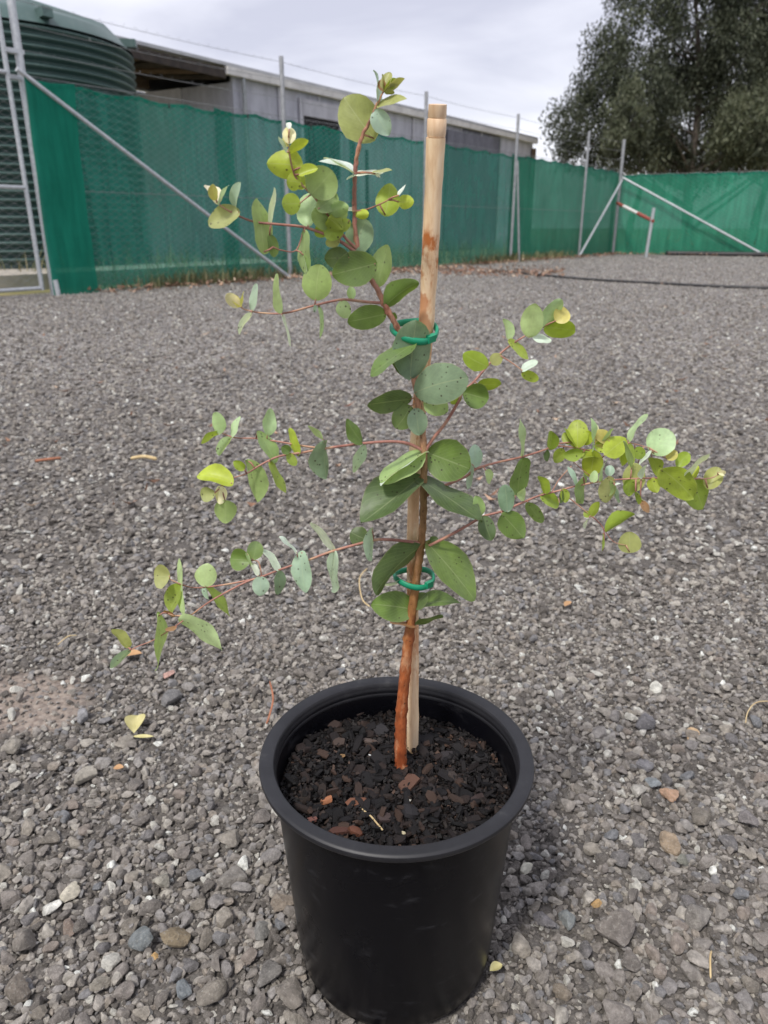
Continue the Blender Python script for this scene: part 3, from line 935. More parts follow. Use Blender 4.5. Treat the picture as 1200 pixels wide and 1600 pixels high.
# ------------------------------------------------------------------ leaf litter and weeds along the fence
lm = MB()
for i in range(1300):
    if random.random() < 0.78:
        s = random.uniform(0.3, FL); off = -abs(random.gauss(0.05, 0.28))
        c = FA + FU * s + FN * off
    else:
        s = random.uniform(0, BL * 0.7); c = FB + BU * s - BN * abs(random.gauss(0.05, 0.2))
    L_, W_ = random.uniform(0.05, 0.11), random.uniform(0.018, 0.04)
    rot = Euler((random.uniform(-.5, .5), random.uniform(-.5, .5), random.uniform(0, 6.3))).to_matrix()
    z = random.uniform(0.012, 0.05)
    pts = [Vector((-L_ / 2, 0, 0.008)), Vector((0, W_ / 2, 0)), Vector((L_ / 2, 0, 0.012)), Vector((0, -W_ / 2, 0)), Vector((0, 0, -0.006))]
    lm.add([Vector((c.x, c.y, z)) + rot @ p for p in pts], [(0, 4, 1), (1, 4, 2), (2, 4, 3), (3, 4, 0)])
for i in range(700):                                                          # a drift of leaves out on the gravel
    x = random.uniform(560, 880); c = G(x, 424 + (x - 690) * 0.02 + random.gauss(0, 4.0))
    rot = Euler((random.uniform(-.5, .5), random.uniform(-.5, .5), random.uniform(0, 6.3))).to_matrix()
    L_, W_ = random.uniform(0.05, 0.10), random.uniform(0.018, 0.035)
    pts = [Vector((-L_ / 2, 0, 0.008)), Vector((0, W_ / 2, 0)), Vector((L_ / 2, 0, 0.012)), Vector((0, -W_ / 2, 0)), Vector((0, 0, -0.006))]
    lm.add([Vector((c.x, c.y, random.uniform(0.012, 0.03))) + rot @ p for p in pts], [(0, 4, 1), (1, 4, 2), (2, 4, 3), (3, 4, 0)])
for i in range(260):                                                          # single bits blown over the yard
    y = 1.6 + 12 * random.random() ** 1.5; x = random.uniform(-1, 1) * (0.6 * y + 0.3); c = Vector((x, y, 0))
    if (c - FA).dot(FN) > -0.1 or (c - FB).dot(BN) > -0.1: continue
    rot = Euler((random.uniform(-.4, .4), random.uniform(-.4, .4), random.uniform(0, 6.3))).to_matrix()
    L_, W_ = random.uniform(0.02, 0.06), random.uniform(0.004, 0.016)
    pts = [Vector((-L_ / 2, 0, 0.006)), Vector((0, W_ / 2, 0)), Vector((L_ / 2, 0, 0.008)), Vector((0, -W_ / 2, 0)), Vector((0, 0, -0.004))]
    lm.add([Vector((c.x, c.y, 0.014)) + rot @ p for p in pts], [(0, 4, 1), (1, 4, 2), (2, 4, 3), (3, 4, 0)])
o = lm.build('leaf_litter', M_LITTER, None, FA); tag(o, 'brown dry leaf litter drifted along the foot of the fence', 'leaf litter', kind='stuff')

wm = MB()
for i in range(5200):
    if random.random() < 0.30:
        s = random.gauss(fence_at(random.choice((760, 800, 860, 400, 300))), 0.5); s = min(max(s, 0.3), FL)
        c = FA + FU * s + FN * random.gauss(-0.02, 0.07); h = random.uniform(0.04, 0.20)
    elif random.random() < 0.6:
        s = random.uniform(0.3, FL); c = FA + FU * s + FN * random.uniform(0.2, 2.2); h = random.uniform(0.10, 0.45)
    else:
        s = random.uniform(0, BL); c = FB + BU * s + BN * random.uniform(0.15, 4.0); h = random.uniform(0.15, 0.6)
    a = random.uniform(0, 6.3); d = Vector((math.cos(a), math.sin(a), 0)); w = Vector((-d.y, d.x, 0)) * random.uniform(0.004, 0.009)
    p0 = Vector((c.x, c.y, 0)); p1 = p0 + d * h * 0.2 + Vector((0, 0, h * 0.6)); p2 = p0 + d * h * 0.55 + Vector((0, 0, h))
    wm.add([p0 - w, p0 + w, p1 + w * 0.8, p1 - w * 0.8, p2], [(0, 1, 2, 3), (3, 2, 4)])
o = wm.build('weeds', M_WEED, None, FA); tag(o, 'dry weeds and grass growing along and behind the fence', 'weeds', kind='stuff')

# ------------------------------------------------------------------ stones
def pebble_mesh(seed, sub=3, rounding=14.0):
    """crushed-rock lump: a sphere cut by random planes, corners worn, unit size"""
    rr = np.random.default_rng(seed)
    bm = bmesh.new(); bmesh.ops.create_icosphere(bm, subdivisions=sub, radius=1.0)
    n = rr.integers(9, 14)
    N = rr.normal(size=(n, 3)); N /= np.linalg.norm(N, axis=1)[:, None]
    D = rr.uniform(0.42, 0.80, n)
    sq = np.array([1.0, rr.uniform(0.68, 0.95), rr.uniform(0.5, 0.75)])
    off = Vector((seed * 3.1, 0, 0))
    for v in bm.verts:
        d = np.array(v.co); dots = N @ d
        cand = np.where(dots > 0.05, D / np.maximum(dots, 0.05), 9.0)
        rad = -np.log(np.exp(-rounding * cand).sum() + math.exp(-rounding)) / rounding
        rad += 0.05 * noise.noise(Vector(d) * 2.6 + off) + 0.03 * noise.noise(Vector(d) * 6 + off)
        v.co = Vector(d * rad * sq)
    me = bpy.data.meshes.new('stone'); bm.to_mesh(me); bm.free()
    me.shade_smooth()
    me.set_sharp_from_angle(angle=R(24))
    return me


protos = [pebble_mesh(100 + i, 3, 48.0) for i in range(24)]
for me in protos: me.materials.append(M_STONE)
pcol = bpy.data.collections.new('pebble_kinds')
for i, me in enumerate(protos):
    po = bpy.data.objects.new('pebble', me); pcol.objects.link(po)

ng = bpy.data.node_groups.new('gravel_scatter', 'GeometryNodeTree')
ng.interface.new_socket('Geometry', in_out='INPUT', socket_type='NodeSocketGeometry')
ng.interface.new_socket('Geometry', in_out='OUTPUT', socket_type='NodeSocketGeometry')
gi, go = ng.nodes.new('NodeGroupInput'), ng.nodes.new('NodeGroupOutput')
ip = ng.nodes.new('GeometryNodeInstanceOnPoints')
ci = ng.nodes.new('GeometryNodeCollectionInfo'); ci.inputs['Collection'].default_value = pcol
ci.inputs['Separate Children'].default_value = True; ci.inputs['Reset Children'].default_value = True


def named(nm, ty):
    t = ng.nodes.new('GeometryNodeInputNamedAttribute'); t.data_type = ty; t.inputs['Name'].default_value = nm
    return t.outputs[0]


er = ng.nodes.new('FunctionNodeEulerToRotation')
ng.links.new(named('rot', 'FLOAT_VECTOR'), er.inputs[0])
ng.links.new(gi.outputs[0], ip.inputs['Points']); ng.links.new(ci.outputs[0], ip.inputs['Instance'])
ip.inputs['Pick Instance'].default_value = True
ng.links.new(named('idx', 'INT'), ip.inputs['Instance Index'])
ng.links.new(er.outputs[0], ip.inputs['Rotation']); ng.links.new(named('scl', 'FLOAT_VECTOR'), ip.inputs['Scale'])
ng.links.new(ip.outputs[0], go.inputs[0])

PK = 1.062
POTC = Vector((0.0098, 0.496, 0))


def zone(y0, y1, dens, smin, smax, lift, power=1.6, fall=None):
    """random stones between distances y0 and y1, wide enough to look right from a step to the side;
    with fall the density dies away smoothly with distance and the stones kept are the larger ones"""
    hw = lambda y: 0.62 * np.maximum(y, 0.2) + 0.85
    wmax = float(hw(np.array(y1)))
    if fall:
        n = int(dens * 30)
        w = rng.uniform(0, 1, n); e = 2 - fall
        y = (y0 ** e + w * (y1 ** e - y0 ** e)) ** (1 / e)                    # area grows with y, density falls as y**-fall
        x = rng.uniform(-1, 1, n) * hw(y)
    else:
        n = int(dens * (y1 - y0) * 2 * wmax)
        y = rng.uniform(y0, y1, n); x = rng.uniform(-wmax, wmax, n)
    k = np.abs(x) < hw(y)
    side_d = (x - FA.x) * FN.x + (y - FA.y) * FN.y; rear_d = (x - FB.x) * BN.x + (y - FB.y) * BN.y
    k &= (side_d < -0.02) & (rear_d < -0.02)
    dr = ((x - DIRT[0]) / DIRT[2]) ** 2 + ((y - DIRT[1]) / DIRT[3]) ** 2
    k &= ~((dr < 0.95 + rng.uniform(-0.5, 0.5, n)) & (rng.uniform(0, 1, n) < 0.77))
    x, y = x[k], y[k]; n = len(x)
    s = smin + (smax - smin) * rng.uniform(0, 1, n) ** power
    if fall: s = s * (np.maximum(y, y0) / y0) ** 0.22
    k = (x - POTC.x) ** 2 + (y - POTC.y) ** 2 > (0.082 + s * 0.25) ** 2
    x, y, s = x[k], y[k], s[k]
    return x, y, s, s * (lift + rng.normal(0, 0.22, len(s)))


Z = [zone(-0.10, 1.25, 36000, 0.0018, 0.0044, 0.15), zone(-0.10, 1.25, 19000, 0.0034, 0.0072, 0.40), zone(-0.10, 1.25, 1100, 0.0065, 0.0108, 0.5),
     zone(1.25, 18.0, 5200, 0.0036, 0.0105, 0.30, 1.9, 1.9)]
gx = np.concatenate([z[0] for z in Z]); gy = np.concatenate([z[1] for z in Z]); gs = np.concatenate([z[2] for z in Z]); gz = np.concatenate([z[3] for z in Z])
ng_ = len(gx)
me = bpy.data.meshes.new('gravel')
me.vertices.add(ng_)
me.vertices.foreach_set('co', np.stack([gx, gy, gz], 1).astype(np.float32).ravel())
at = me.attributes.new('rot', 'FLOAT_VECTOR', 'POINT')
at.data.foreach_set('vector', np.stack([rng.normal(0, 0.35, ng_), rng.normal(0, 0.35, ng_), rng.uniform(0, 6.283, ng_)], 1).astype(np.float32).ravel())
at = me.attributes.new('scl', 'FLOAT_VECTOR', 'POINT')
sv = gs[:, None] * rng.uniform(0.85, 1.15, (ng_, 3))
at.data.foreach_set('vector', sv.astype(np.float32).ravel())
at = me.attributes.new('idx', 'INT', 'POINT'); at.data.foreach_set('value', rng.integers(0, len(protos), ng_).astype(np.int32))
me.materials.append(M_STONE)
gravel = bpy.data.objects.new('gravel', me); link(gravel)
tag(gravel, 'grey crushed gravel covering the yard', 'gravel', kind='stuff')
gmod = gravel.modifiers.new('scatter', 'NODES'); gmod.node_group = ng
print('gravel stones', ng_)

big = [pebble_mesh(500 + i, 3, 55.0) for i in range(14)]
for me in big: me.materials.append(M_STONE_OWN)
PAL = [lin(c) for c in ((122, 114, 109), (140, 131, 126), (152, 143, 137), (130, 121, 116), (114, 109, 109), (142, 135, 133), (130, 121, 112), (156, 146, 136), (124, 123, 126), (146, 133, 125))]


def stone(x, y, s, col, seed, lift=0.45, squash=1.0):
    rr = random.Random(seed)
    o = bpy.data.objects.new('stone', big[rr.randrange(len(big))])
    link(o, ground, (x, y, s * lift))
    o.rotation_euler = (rr.gauss(0, 0.25), rr.gauss(0, 0.25), rr.uniform(0, 6.28))
    o.scale = (s * rr.uniform(0.9, 1.15), s * rr.uniform(0.85, 1.1), s * squash * rr.uniform(0.85, 1.1))
    o.color = (*col, 1)
    return o


known = [  # px, py, size in px, colour: the stones one can recognise in the photograph
    (822, 1362, 25, (206, 200, 186)), (112, 1402, 30, (200, 190, 174)), (84, 1424, 30, (212, 208, 202)), (243, 1499, 17, (206, 164, 108)), (275, 1476, 52, (134, 118, 96)),
    (224, 1474, 44, (108, 114, 118)), (285, 1553, 36, (114, 120, 126)), (1045, 1250, 34, (176, 140, 116)), (1080, 1153, 22, (206, 172, 134)), (1026, 1082, 24, (206, 202, 194)),
    (930, 1418, 20, (198, 158, 106)), (847, 1445, 34, (112, 108, 112)), (884, 1443, 36, (128, 132, 134)), (1008, 1137, 36, (108, 106, 112)), (1020, 1230, 26, (132, 138, 144)),
    (995, 1245, 30, (172, 166, 160)), (136, 1222, 34, (160, 152, 142)), (20, 1175, 36, (150, 142, 134)), (195, 1168, 28, (142, 134, 126)), (270, 1100, 34, (116, 114, 116)),
    (130, 1128, 34, (140, 138, 142)), (360, 1320, 40, (132, 124, 116)), (256, 1385, 34, (150, 144, 134)), (365, 1380, 36, (126, 120, 116)), (160, 1545, 36, (140, 132, 122)),
    (108, 1455, 34, (140, 122, 112)), (330, 1560, 42, (126, 118, 110)), (222, 1190, 20, (118, 112, 110)), (265, 1058, 18, (190, 148, 138)), (1048, 1325, 34, (146, 126, 106)),
    (1000, 1375, 34, (114, 110, 110)), (1005, 1200, 24, (118, 116, 122)), (1168, 1290, 36, (118, 112, 114)), (1065, 1350, 28, (120, 120, 112)), (880, 1560, 36, (124, 112, 100)),
    (960, 1465, 60, (122, 114, 110)), (1090, 1445, 44, (126, 120, 116)), (1185, 1480, 34, (140, 134, 130)), (440, 1420, 44, (146, 132, 120)), (410, 1460, 36, (118, 116, 114)),
    (420, 1530, 40, (112, 108, 106)), (455, 1560, 46, (124, 116, 110)), (40, 1480, 40, (124, 116, 110)), (30, 1560, 44, (120, 110, 102)), (1105, 1060, 20, (140, 134, 130)),
    (975, 1270, 24, (120, 118, 122)), (605, 1020, 0, None)]
cnt, taken = 0, []
for k, (px, py, s, c) in enumerate(known):
    if not s: continue
    g = G(px, py); depth = g.y * CT + CAMZ * ST
    r = s * depth / F / 2
    stone(g.x, g.y, r * 1.2, tuple(0.85 * v * 1.15 + 0.15 * lin((150, 138, 126))[q] for q, v in enumerate(lin(c))), 900 + k, 0.55); taken.append((g.x, g.y, r)); cnt += 1
tries = 0
while cnt < 300 and tries < 20000:
    tries += 1
    py = 1030 + 590 * random.random() ** 0.7; px = random.uniform(-40, 1240)
    g = G(px, py); r = random.uniform(0.0075, 0.0120) * (1.2 if random.random() < 0.12 else 1)
    if (g.xy - POTC.xy).length < 0.087 + r or ((g.x - DIRT[0]) / DIRT[2]) ** 2 + ((g.y - DIRT[1]) / DIRT[3]) ** 2 < 0.8: continue
    if any((g.x - t[0]) ** 2 + (g.y - t[1]) ** 2 < (0.8 * (r + t[2])) ** 2 for t in taken): continue
    stone(g.x, g.y, r, random.choice(PAL), 2000 + tries, 0.5); taken.append((g.x, g.y, r)); cnt += 1

# ------------------------------------------------------------------ pot
PH = (0.6 - 0.3677 * PK) / 0.2055 ; PR = PK / 1.075
pot = thing('plant_pot', POTC, 'black plastic nursery pot standing on the gravel', 'pot')
body = [(0.0, 0.004), (0.062, 0.004), (0.068, 0.001), (0.075, 0.0012), (0.0808, 0.005), (0.0838, 0.012), (0.0855, 0.026), (0.0980, 0.186), (0.0990, 0.1984),
        (0.0950, 0.1880), (0.0915, 0.14), (0.082, 0.010), (0.0, 0.009)]
MB().lathe([(r * PR, z * PH) for (r, z) in body], POTC, 128).build('pot_wall', M_POT, pot, smooth=True, angle=35)
rimp = [(0.0984, 0.1978), (0.1062, 0.1980), (0.1082, 0.1988), (0.1093, 0.2002), (0.1098, 0.2022), (0.1095, 0.2040), (0.1086, 0.2050), (0.1072, 0.2055), (0.1004, 0.2049), (0.0986, 0.2042),
        (0.0977, 0.2030), (0.0973, 0.2010)]
for i in range(3):
    z = 0.1998 - i * 0.0050
    rimp += [(0.0971, z), (0.0965, z - 0.0012), (0.0965, z - 0.0028), (0.0970, z - 0.0038)]
rimp += [(0.0962, 0.1850), (0.0951, 0.1780), (0.0926, 0.1500)]
MB().lathe([(r * PR, z * PH) for (r, z) in rimp], POTC, 128).build('rim', M_RIM, pot, smooth=True, angle=30)

# ------------------------------------------------------------------ potting mix
SOILZ = 0.6 - 0.3935 * PK
mixo = thing('potting_mix', (POTC.x, POTC.y, SOILZ), 'dark bark chip potting mix filling the black pot', 'potting mix')


def soil_z(x, y):
    r = math.hypot(x - POTC.x, y - POTC.y)
    return SOILZ + 0.004 * noise.noise(Vector((x * 38, y * 38, 2))) - 0.004 * (r / 0.097) ** 2 + 0.003 * (POTC.x - x) / 0.09


sm_ = MB(); vs_, fs_ = [], []
for j in range(13):
    for k in range(48):
        a = 2 * math.pi * k / 48; r = 0.0935 * j / 12
        x, y = POTC.x + r * math.cos(a), POTC.y + r * math.sin(a)
        vs_.append((x, y, soil_z(x, y) - 0.003))
for j in range(12):
    for k in range(48):
        k2 = (k + 1) % 48
        fs_.append((j * 48 + k, j * 48 + k2, (j + 1) * 48 + k2, (j + 1) * 48 + k))
sm_.add(vs_, fs_).build('soil', simple('dark_soil', lin((22, 19, 18)), lin((44, 36, 33)), 240, 0.85, 0, 0.6, 0.002), mixo, smooth=True)


def chip_mesh(seed):
    rr = random.Random(seed)
    bm = bmesh.new(); bmesh.ops.create_cube(bm, size=2.0)
    bmesh.ops.subdivide_edges(bm, edges=bm.edges[:], cuts=1, use_grid_fill=True)
    for v in bm.verts:
        l = v.co.length
        v.co *= (1.0 / l) ** 0.55
        v.co = Vector((v.co.x * (1 + rr.uniform(-.25, .25)), v.co.y * (1 + rr.uniform(-.2, .2)), v.co.z * (1 + rr.uniform(-.35, .35))))
    me = bpy.data.meshes.new('bark_chip'); bm.to_mesh(me); bm.free()
    me.materials.append(M_CHIP_OWN)
    me.shade_smooth(); me.set_sharp_from_angle(angle=R(32))
    return me


fines = MB()
for i in range(5200):
    r = 0.0915 * math.sqrt(random.random()); a = random.uniform(0, 6.283)
    x, y = POTC.x + r * math.cos(a), POTC.y + r * math.sin(a)
    L_ = random.uniform(0.0022, 0.0060)
    rot = Euler((random.gauss(0, .5), random.gauss(0, .5), random.uniform(0, 6.3))).to_matrix()
    fines.box((x, y, soil_z(x, y) + random.uniform(-0.001, 0.003)), (L_, L_ * random.uniform(0.3, 0.7), L_ * random.uniform(0.18, 0.5)), rot, 0.45)
fo = fines.build('bark_fines', M_CHIP, mixo); fo['kind'] = 'stuff'
cm = [chip_mesh(40 + i) for i in range(12)]
CP = [lin(c) for c in ((18, 15, 15), (23, 19, 19), (32, 26, 25), (21, 19, 20), (40, 31, 28), (16, 15, 16), (54, 42, 36), (28, 25, 25), (64, 49, 41), (42, 34, 30), (25, 22, 23), (19, 17, 18), (16, 14, 15))]


def chip(x, y, L, W, T, rz, col, tilt=0.2, z=None, seed=0):
    rr = random.Random(seed)
    o = bpy.data.objects.new('bark_chip', cm[rr.randrange(len(cm))])
    link(o, mixo, (x, y, (soil_z(x, y) + 0.0022) if z is None else z))
    o.rotation_euler = (rr.gauss(0, tilt), rr.gauss(0, tilt), rz); o.scale = (L / 2, W / 2, T / 2); o.color = (*col, 1)
    return o


special = [(638, 1228, 40, 22, 0.9, (92, 66, 54)), (511, 1252, 20, 15, 0.4, (168, 112, 80)), (560, 1258, 34, 14, 0.1, (112, 74, 56)), (536, 1300, 44, 14, 0.1, (80, 52, 44)), (556, 1305, 24, 13, -0.2, (104, 66, 50)),
           (690, 1240, 34, 9, 1.9, (54, 46, 44)), (676, 1238, 36, 9, 1.6, (48, 42, 41)), (530, 1165, 22, 12, 0.1, (70, 58, 52)), (578, 1163, 26, 10, -0.1, (92, 80, 74)), (487, 1284, 20, 9, 0.3, (110, 74, 66)),
           (700, 1182, 24, 16, 0.2, (46, 42, 43)), (594, 1142, 26, 18, 0.5, (44, 42, 44)), (640, 1270, 30, 22, 0.2, (40, 38, 40)), (712, 1218, 30, 11, -0.7, (64, 56, 52)), (560, 1112, 22, 10, 0.3, (62, 52, 48)),
           (520, 1130, 26, 12, -0.4, (58, 46, 42)), (475, 1170, 30, 16, 0.2, (48, 40, 38)), (752, 1180, 26, 16, 0.5, (44, 42, 43)), (600, 1280, 24, 16, 0.1, (70, 58, 56)), (745, 1245, 30, 10, 0.6, (60, 48, 46))]
for k, (px, py, L_, W_, rz, c) in enumerate(special):
    g = G(px, py, SOILZ); d = (g.y * CT + (CAMZ - SOILZ) * ST) / F
    chip(g.x, g.y, L_ * d, W_ * d * 1.3, W_ * d * 0.6, rz, lin(c), 0.22, seed=k)
for k in range(280):
    r = 0.087 * math.sqrt(random.random()); a = random.uniform(0, 6.283)
    x, y = POTC.x + r * math.cos(a), POTC.y + r * math.sin(a)
    L_ = random.uniform(0.0065, 0.018)
    chip(x, y, L_, L_ * random.uniform(0.28, 0.65), random.uniform(0.0022, 0.0048), random.uniform(0, 6.3), random.choice(CP), 0.4, seed=300 + k)
for k, (px, py, s, c) in enumerate([(631, 1300, 11, (206, 192, 160)), (665, 1274, 9, (210, 196, 166)), (651, 1094, 6, (226, 222, 214)), (640, 1256, 6, (214, 208, 196)), (535, 1185, 13, (150, 116, 78)), (578, 1187, 7, (206, 206, 206))]):
    g = G(px, py, SOILZ); d = (g.y * CT + (CAMZ - SOILZ) * ST) / F
    o = bpy.data.objects.new('grit_stone', big[k % len(big)])
    link(o, mixo, (g.x, g.y, soil_z(g.x, g.y) + 0.003)); o.scale = (s * d * 0.5,) * 3; o.color = (*lin(c), 1)
g0, g1 = G(563, 1262, SOILZ + 0.004), G(598, 1297, SOILZ + 0.003)
MB().tube([g0, g0.lerp(g1, .5) + Vector((0, 0, .002)), g1], 0.0006, 5).build('straw', M_STRAW, mixo)

# ------------------------------------------------------------------ stake and ties
def PP(px, py, Y): return P(px, py, Y * PK)


sp, sr = catmull([PP(644, 1185, 0.505), PP(645, 1120, 0.503), PP(645, 980, 0.498), PP(645, 830, 0.493), PP(650, 700, 0.488), PP(664, 540, 0.481), PP(670, 440, 0.477), PP(676, 320, 0.470), PP(681, 215, 0.464)],
                 [0.0046, 0.0050, 0.0046, 0.0044, 0.0046, 0.0050, 0.0052, 0.0053, 0.0055], 5)
stake = thing('wooden_stake', sp[0], 'pale round wooden stake with rusty stains supporting the sapling', 'stake')
sb = MB()
rr = random.Random(5)
sb.tube(sp, [r * rr.uniform(0.95, 1.05) for r in sr], 12)
sb.build('shaft', M_STAKE, stake, sp[0], smooth=True, angle=60)
top0, top1 = PP(681.5, 214, 0.464), PP(684, 163, 0.461)
hp_ = MB()
hp_.tube([top0, top0.lerp(top1, 0.1), top0.lerp(top1, 0.55), top0.lerp(top1, 0.58), top0.lerp(top1, 0.63), top1], [0.0052, 0.0056, 0.0057, 0.0050, 0.0054, 0.0053], 12)
hp_.build('split_top', simple('pale_split_wood', lin((204, 168, 132)), lin((232, 204, 170)), 60, 0.7, 0, 0.2, 0.001, mapscale=(4, 4, 0.4)), stake, top0, smooth=True, angle=60)


def ring(c, rx, ry, tilt, roll, label):
    rx, ry = rx * PK, ry * PK
    t = thing('plant_tie', c, label, 'plant tie', 'green plastic ties on the stake')
    mb = MB(); n, m = 48, 8
    rot = Euler((tilt, roll, 0)).to_matrix()
    vs, fs = [], []
    for i in range(n):
        a = 2 * math.pi * i / n
        o = Vector((math.cos(a) * rx, math.sin(a) * ry, 0)); d = Vector((math.cos(a), math.sin(a), 0))
        for k in range(m):
            b = 2 * math.pi * k / m
            vs.append(Vector(c) + rot @ (o + d * 0.0013 * math.cos(b) + Vector((0, 0, 0.0025 * math.sin(b))) + Vector((0, 0, 0.0012 * math.sin(2 * a + 0.6)))))
    for i in range(n):
        for k in range(m):
            fs.append((i * m + k, ((i + 1) % n) * m + k, ((i + 1) % n) * m + (k + 1) % m, i * m + (k + 1) % m))
    mb.add(vs, fs).build('ring', M_TIE, t, c, smooth=True)
    q = Vector(c) + rot @ Vector((rx * 0.72, -ry * 0.70, 0.0))
    MB().box(q, (0.007, 0.0035, 0.0050), rot @ Matrix.Rotation(0.8, 3, 'Z'), 0.1).build('clasp', M_TIE, t, q)
    return t


ring(PP(647, 516, 0.478), 0.0142, 0.0150, R(16), R(4), 'upper green plastic ring tie holding stem to stake')
ring(PP(647, 902, 0.490), 0.0140, 0.0140, R(2), R(3), 'lower green plastic ring tie holding stem to stake')

# ------------------------------------------------------------------ sapling
ZO = {'a': (400, 100, 4.615), 'b': (860, 630, 4.286), 'd': (440, 320, 4.615), 'e': (160, 820, 4.0), 'g': (300, 620, 4.615), 'h': (560, 560, 5.4545), 'm': (300, 100, 2.857),
      'n': (140, 600, 2.3077), 'o': (540, 440, 3.158), 'p': (700, 600, 2.6087), 'q': (540, 800, 3.636), 'x': (0, 0, 1.0)}


def zp(k, x, y):
    a = ZO[k]; return a[0] + x / a[2], a[1] + y / a[2]


LC = {'g': (102, 126, 58), 'd': (84, 104, 58), 'y': (174, 190, 66), 'v': (148, 168, 58), 'o': (162, 166, 102), 'm': (146, 170, 106), 's': (168, 190, 172), 't': (124, 148, 120),
      'w': (216, 228, 218), 'r': (198, 188, 108), 'c': (230, 224, 190), 'p': (180, 204, 152), 'b': (156, 114, 80)}

base0 = PP(628, 1207, 0.479)
sap = thing('gum_sapling', base0, 'young eucalyptus sapling with round silvery green leaves, growing in the black pot', 'sapling')
LEAFN = [0]


def leaf_obj(B, T, w, kind, parent, roll_sign=None, curl=None):
    LEAFN[0] += 1
    rr = random.Random(LEAFN[0] * 17)
    ax = T - B; L = ax.length
    if L < 1e-5: return
    ax.normalize()
    view = ((B + T) / 2 - CAM).normalized()
    s = ax.cross(view).normalized()
    n = s.cross(ax).normalized()                      # roughly towards the camera or away from it
    if n.dot(view) > 0: n = -n
    true_w = max(w, 0.62 * L)
    c = min(1.0, max(w / true_w, 0.08))
    phi = math.acos(c) * (roll_sign if roll_sign else rr.choice((-1, 1)))
    wd = s * math.cos(phi) + n * math.sin(phi)
    nn = ax.cross(wd).normalized()
    if nn.z < 0: nn = -nn
    cup = rr.uniform(-0.10, 0.34) * true_w * (1.0 if c > 0.5 else 0.35)
    droop = (rr.uniform(-0.05, 0.26) if curl is None else curl + 0.04) * L
    wav = rr.uniform(0.012, 0.035) * L; ph = rr.uniform(0, 6)
    nl, nw = 10, 6
    p_ = rr.uniform(-0.05, 0.28); q_ = rr.uniform(1.0, 1.28); skew = rr.uniform(-0.05, 0.05)
    vs, uv, fs = [], [], []
    for i in range(nl + 1):
        t = i / nl
        tt = 0.5 - 0.5 * math.cos(math.pi * t) if True else t
        h = max(2 * math.sqrt(max(tt * (1 - tt), 0.0)), 0.0) ** q_ * (1 + p_ * (0.5 - tt))
        for j in range(nw + 1):
            u = -1 + 2 * j / nw
            jag = 1 + 0.07 * noise.noise(Vector((tt * 5 + LEAFN[0] * 3.7, 4.0 if u > 0 else 9.0, 0))) + 0.03 * noise.noise(Vector((tt * 16 + LEAFN[0], u, 2)))
            off = wd * (u * h * jag * true_w / 2 + skew * true_w * math.sin(math.pi * tt))
            zz_ = cup * (abs(u) * h) ** 1.5 - droop * (tt - 0.25) ** 2 * 1.3 + wav * math.sin(ph + tt * 9 + (2 if u > 0 else 0)) * abs(u)
            vs.append(ax * (L * tt) + off + nn * zz_)
            uv.append((0.5 + u / 2, tt))
    for i in range(nl):
        for j in range(nw):
            k = i * (nw + 1) + j
            fs.append((k, k + 1, k + nw + 2, k + nw + 1))
    me = bpy.data.meshes.new('leaf')
    me.from_pydata([tuple(v) for v in vs], [], fs)
    ul = me.uv_layers.new(name='UVMap')
    idx = np.zeros(len(me.loops), dtype=np.int32); me.loops.foreach_get('vertex_index', idx)
    ul.data.foreach_set('uv', np.array(uv, dtype=np.float32)[idx].ravel())
    me.materials.append(M_LEAF); me.shade_smooth()
    o = bpy.data.objects.new('leaf', me)
    link(o, parent, B)
    col = lin(LC[kind])
    j_ = rr.uniform(1.0, 1.22)
    o.color = (col[0] * j_ * rr.uniform(0.95, 1.05), col[1] * j_, col[2] * j_ * rr.uniform(0.92, 1.08), 1)
    return o


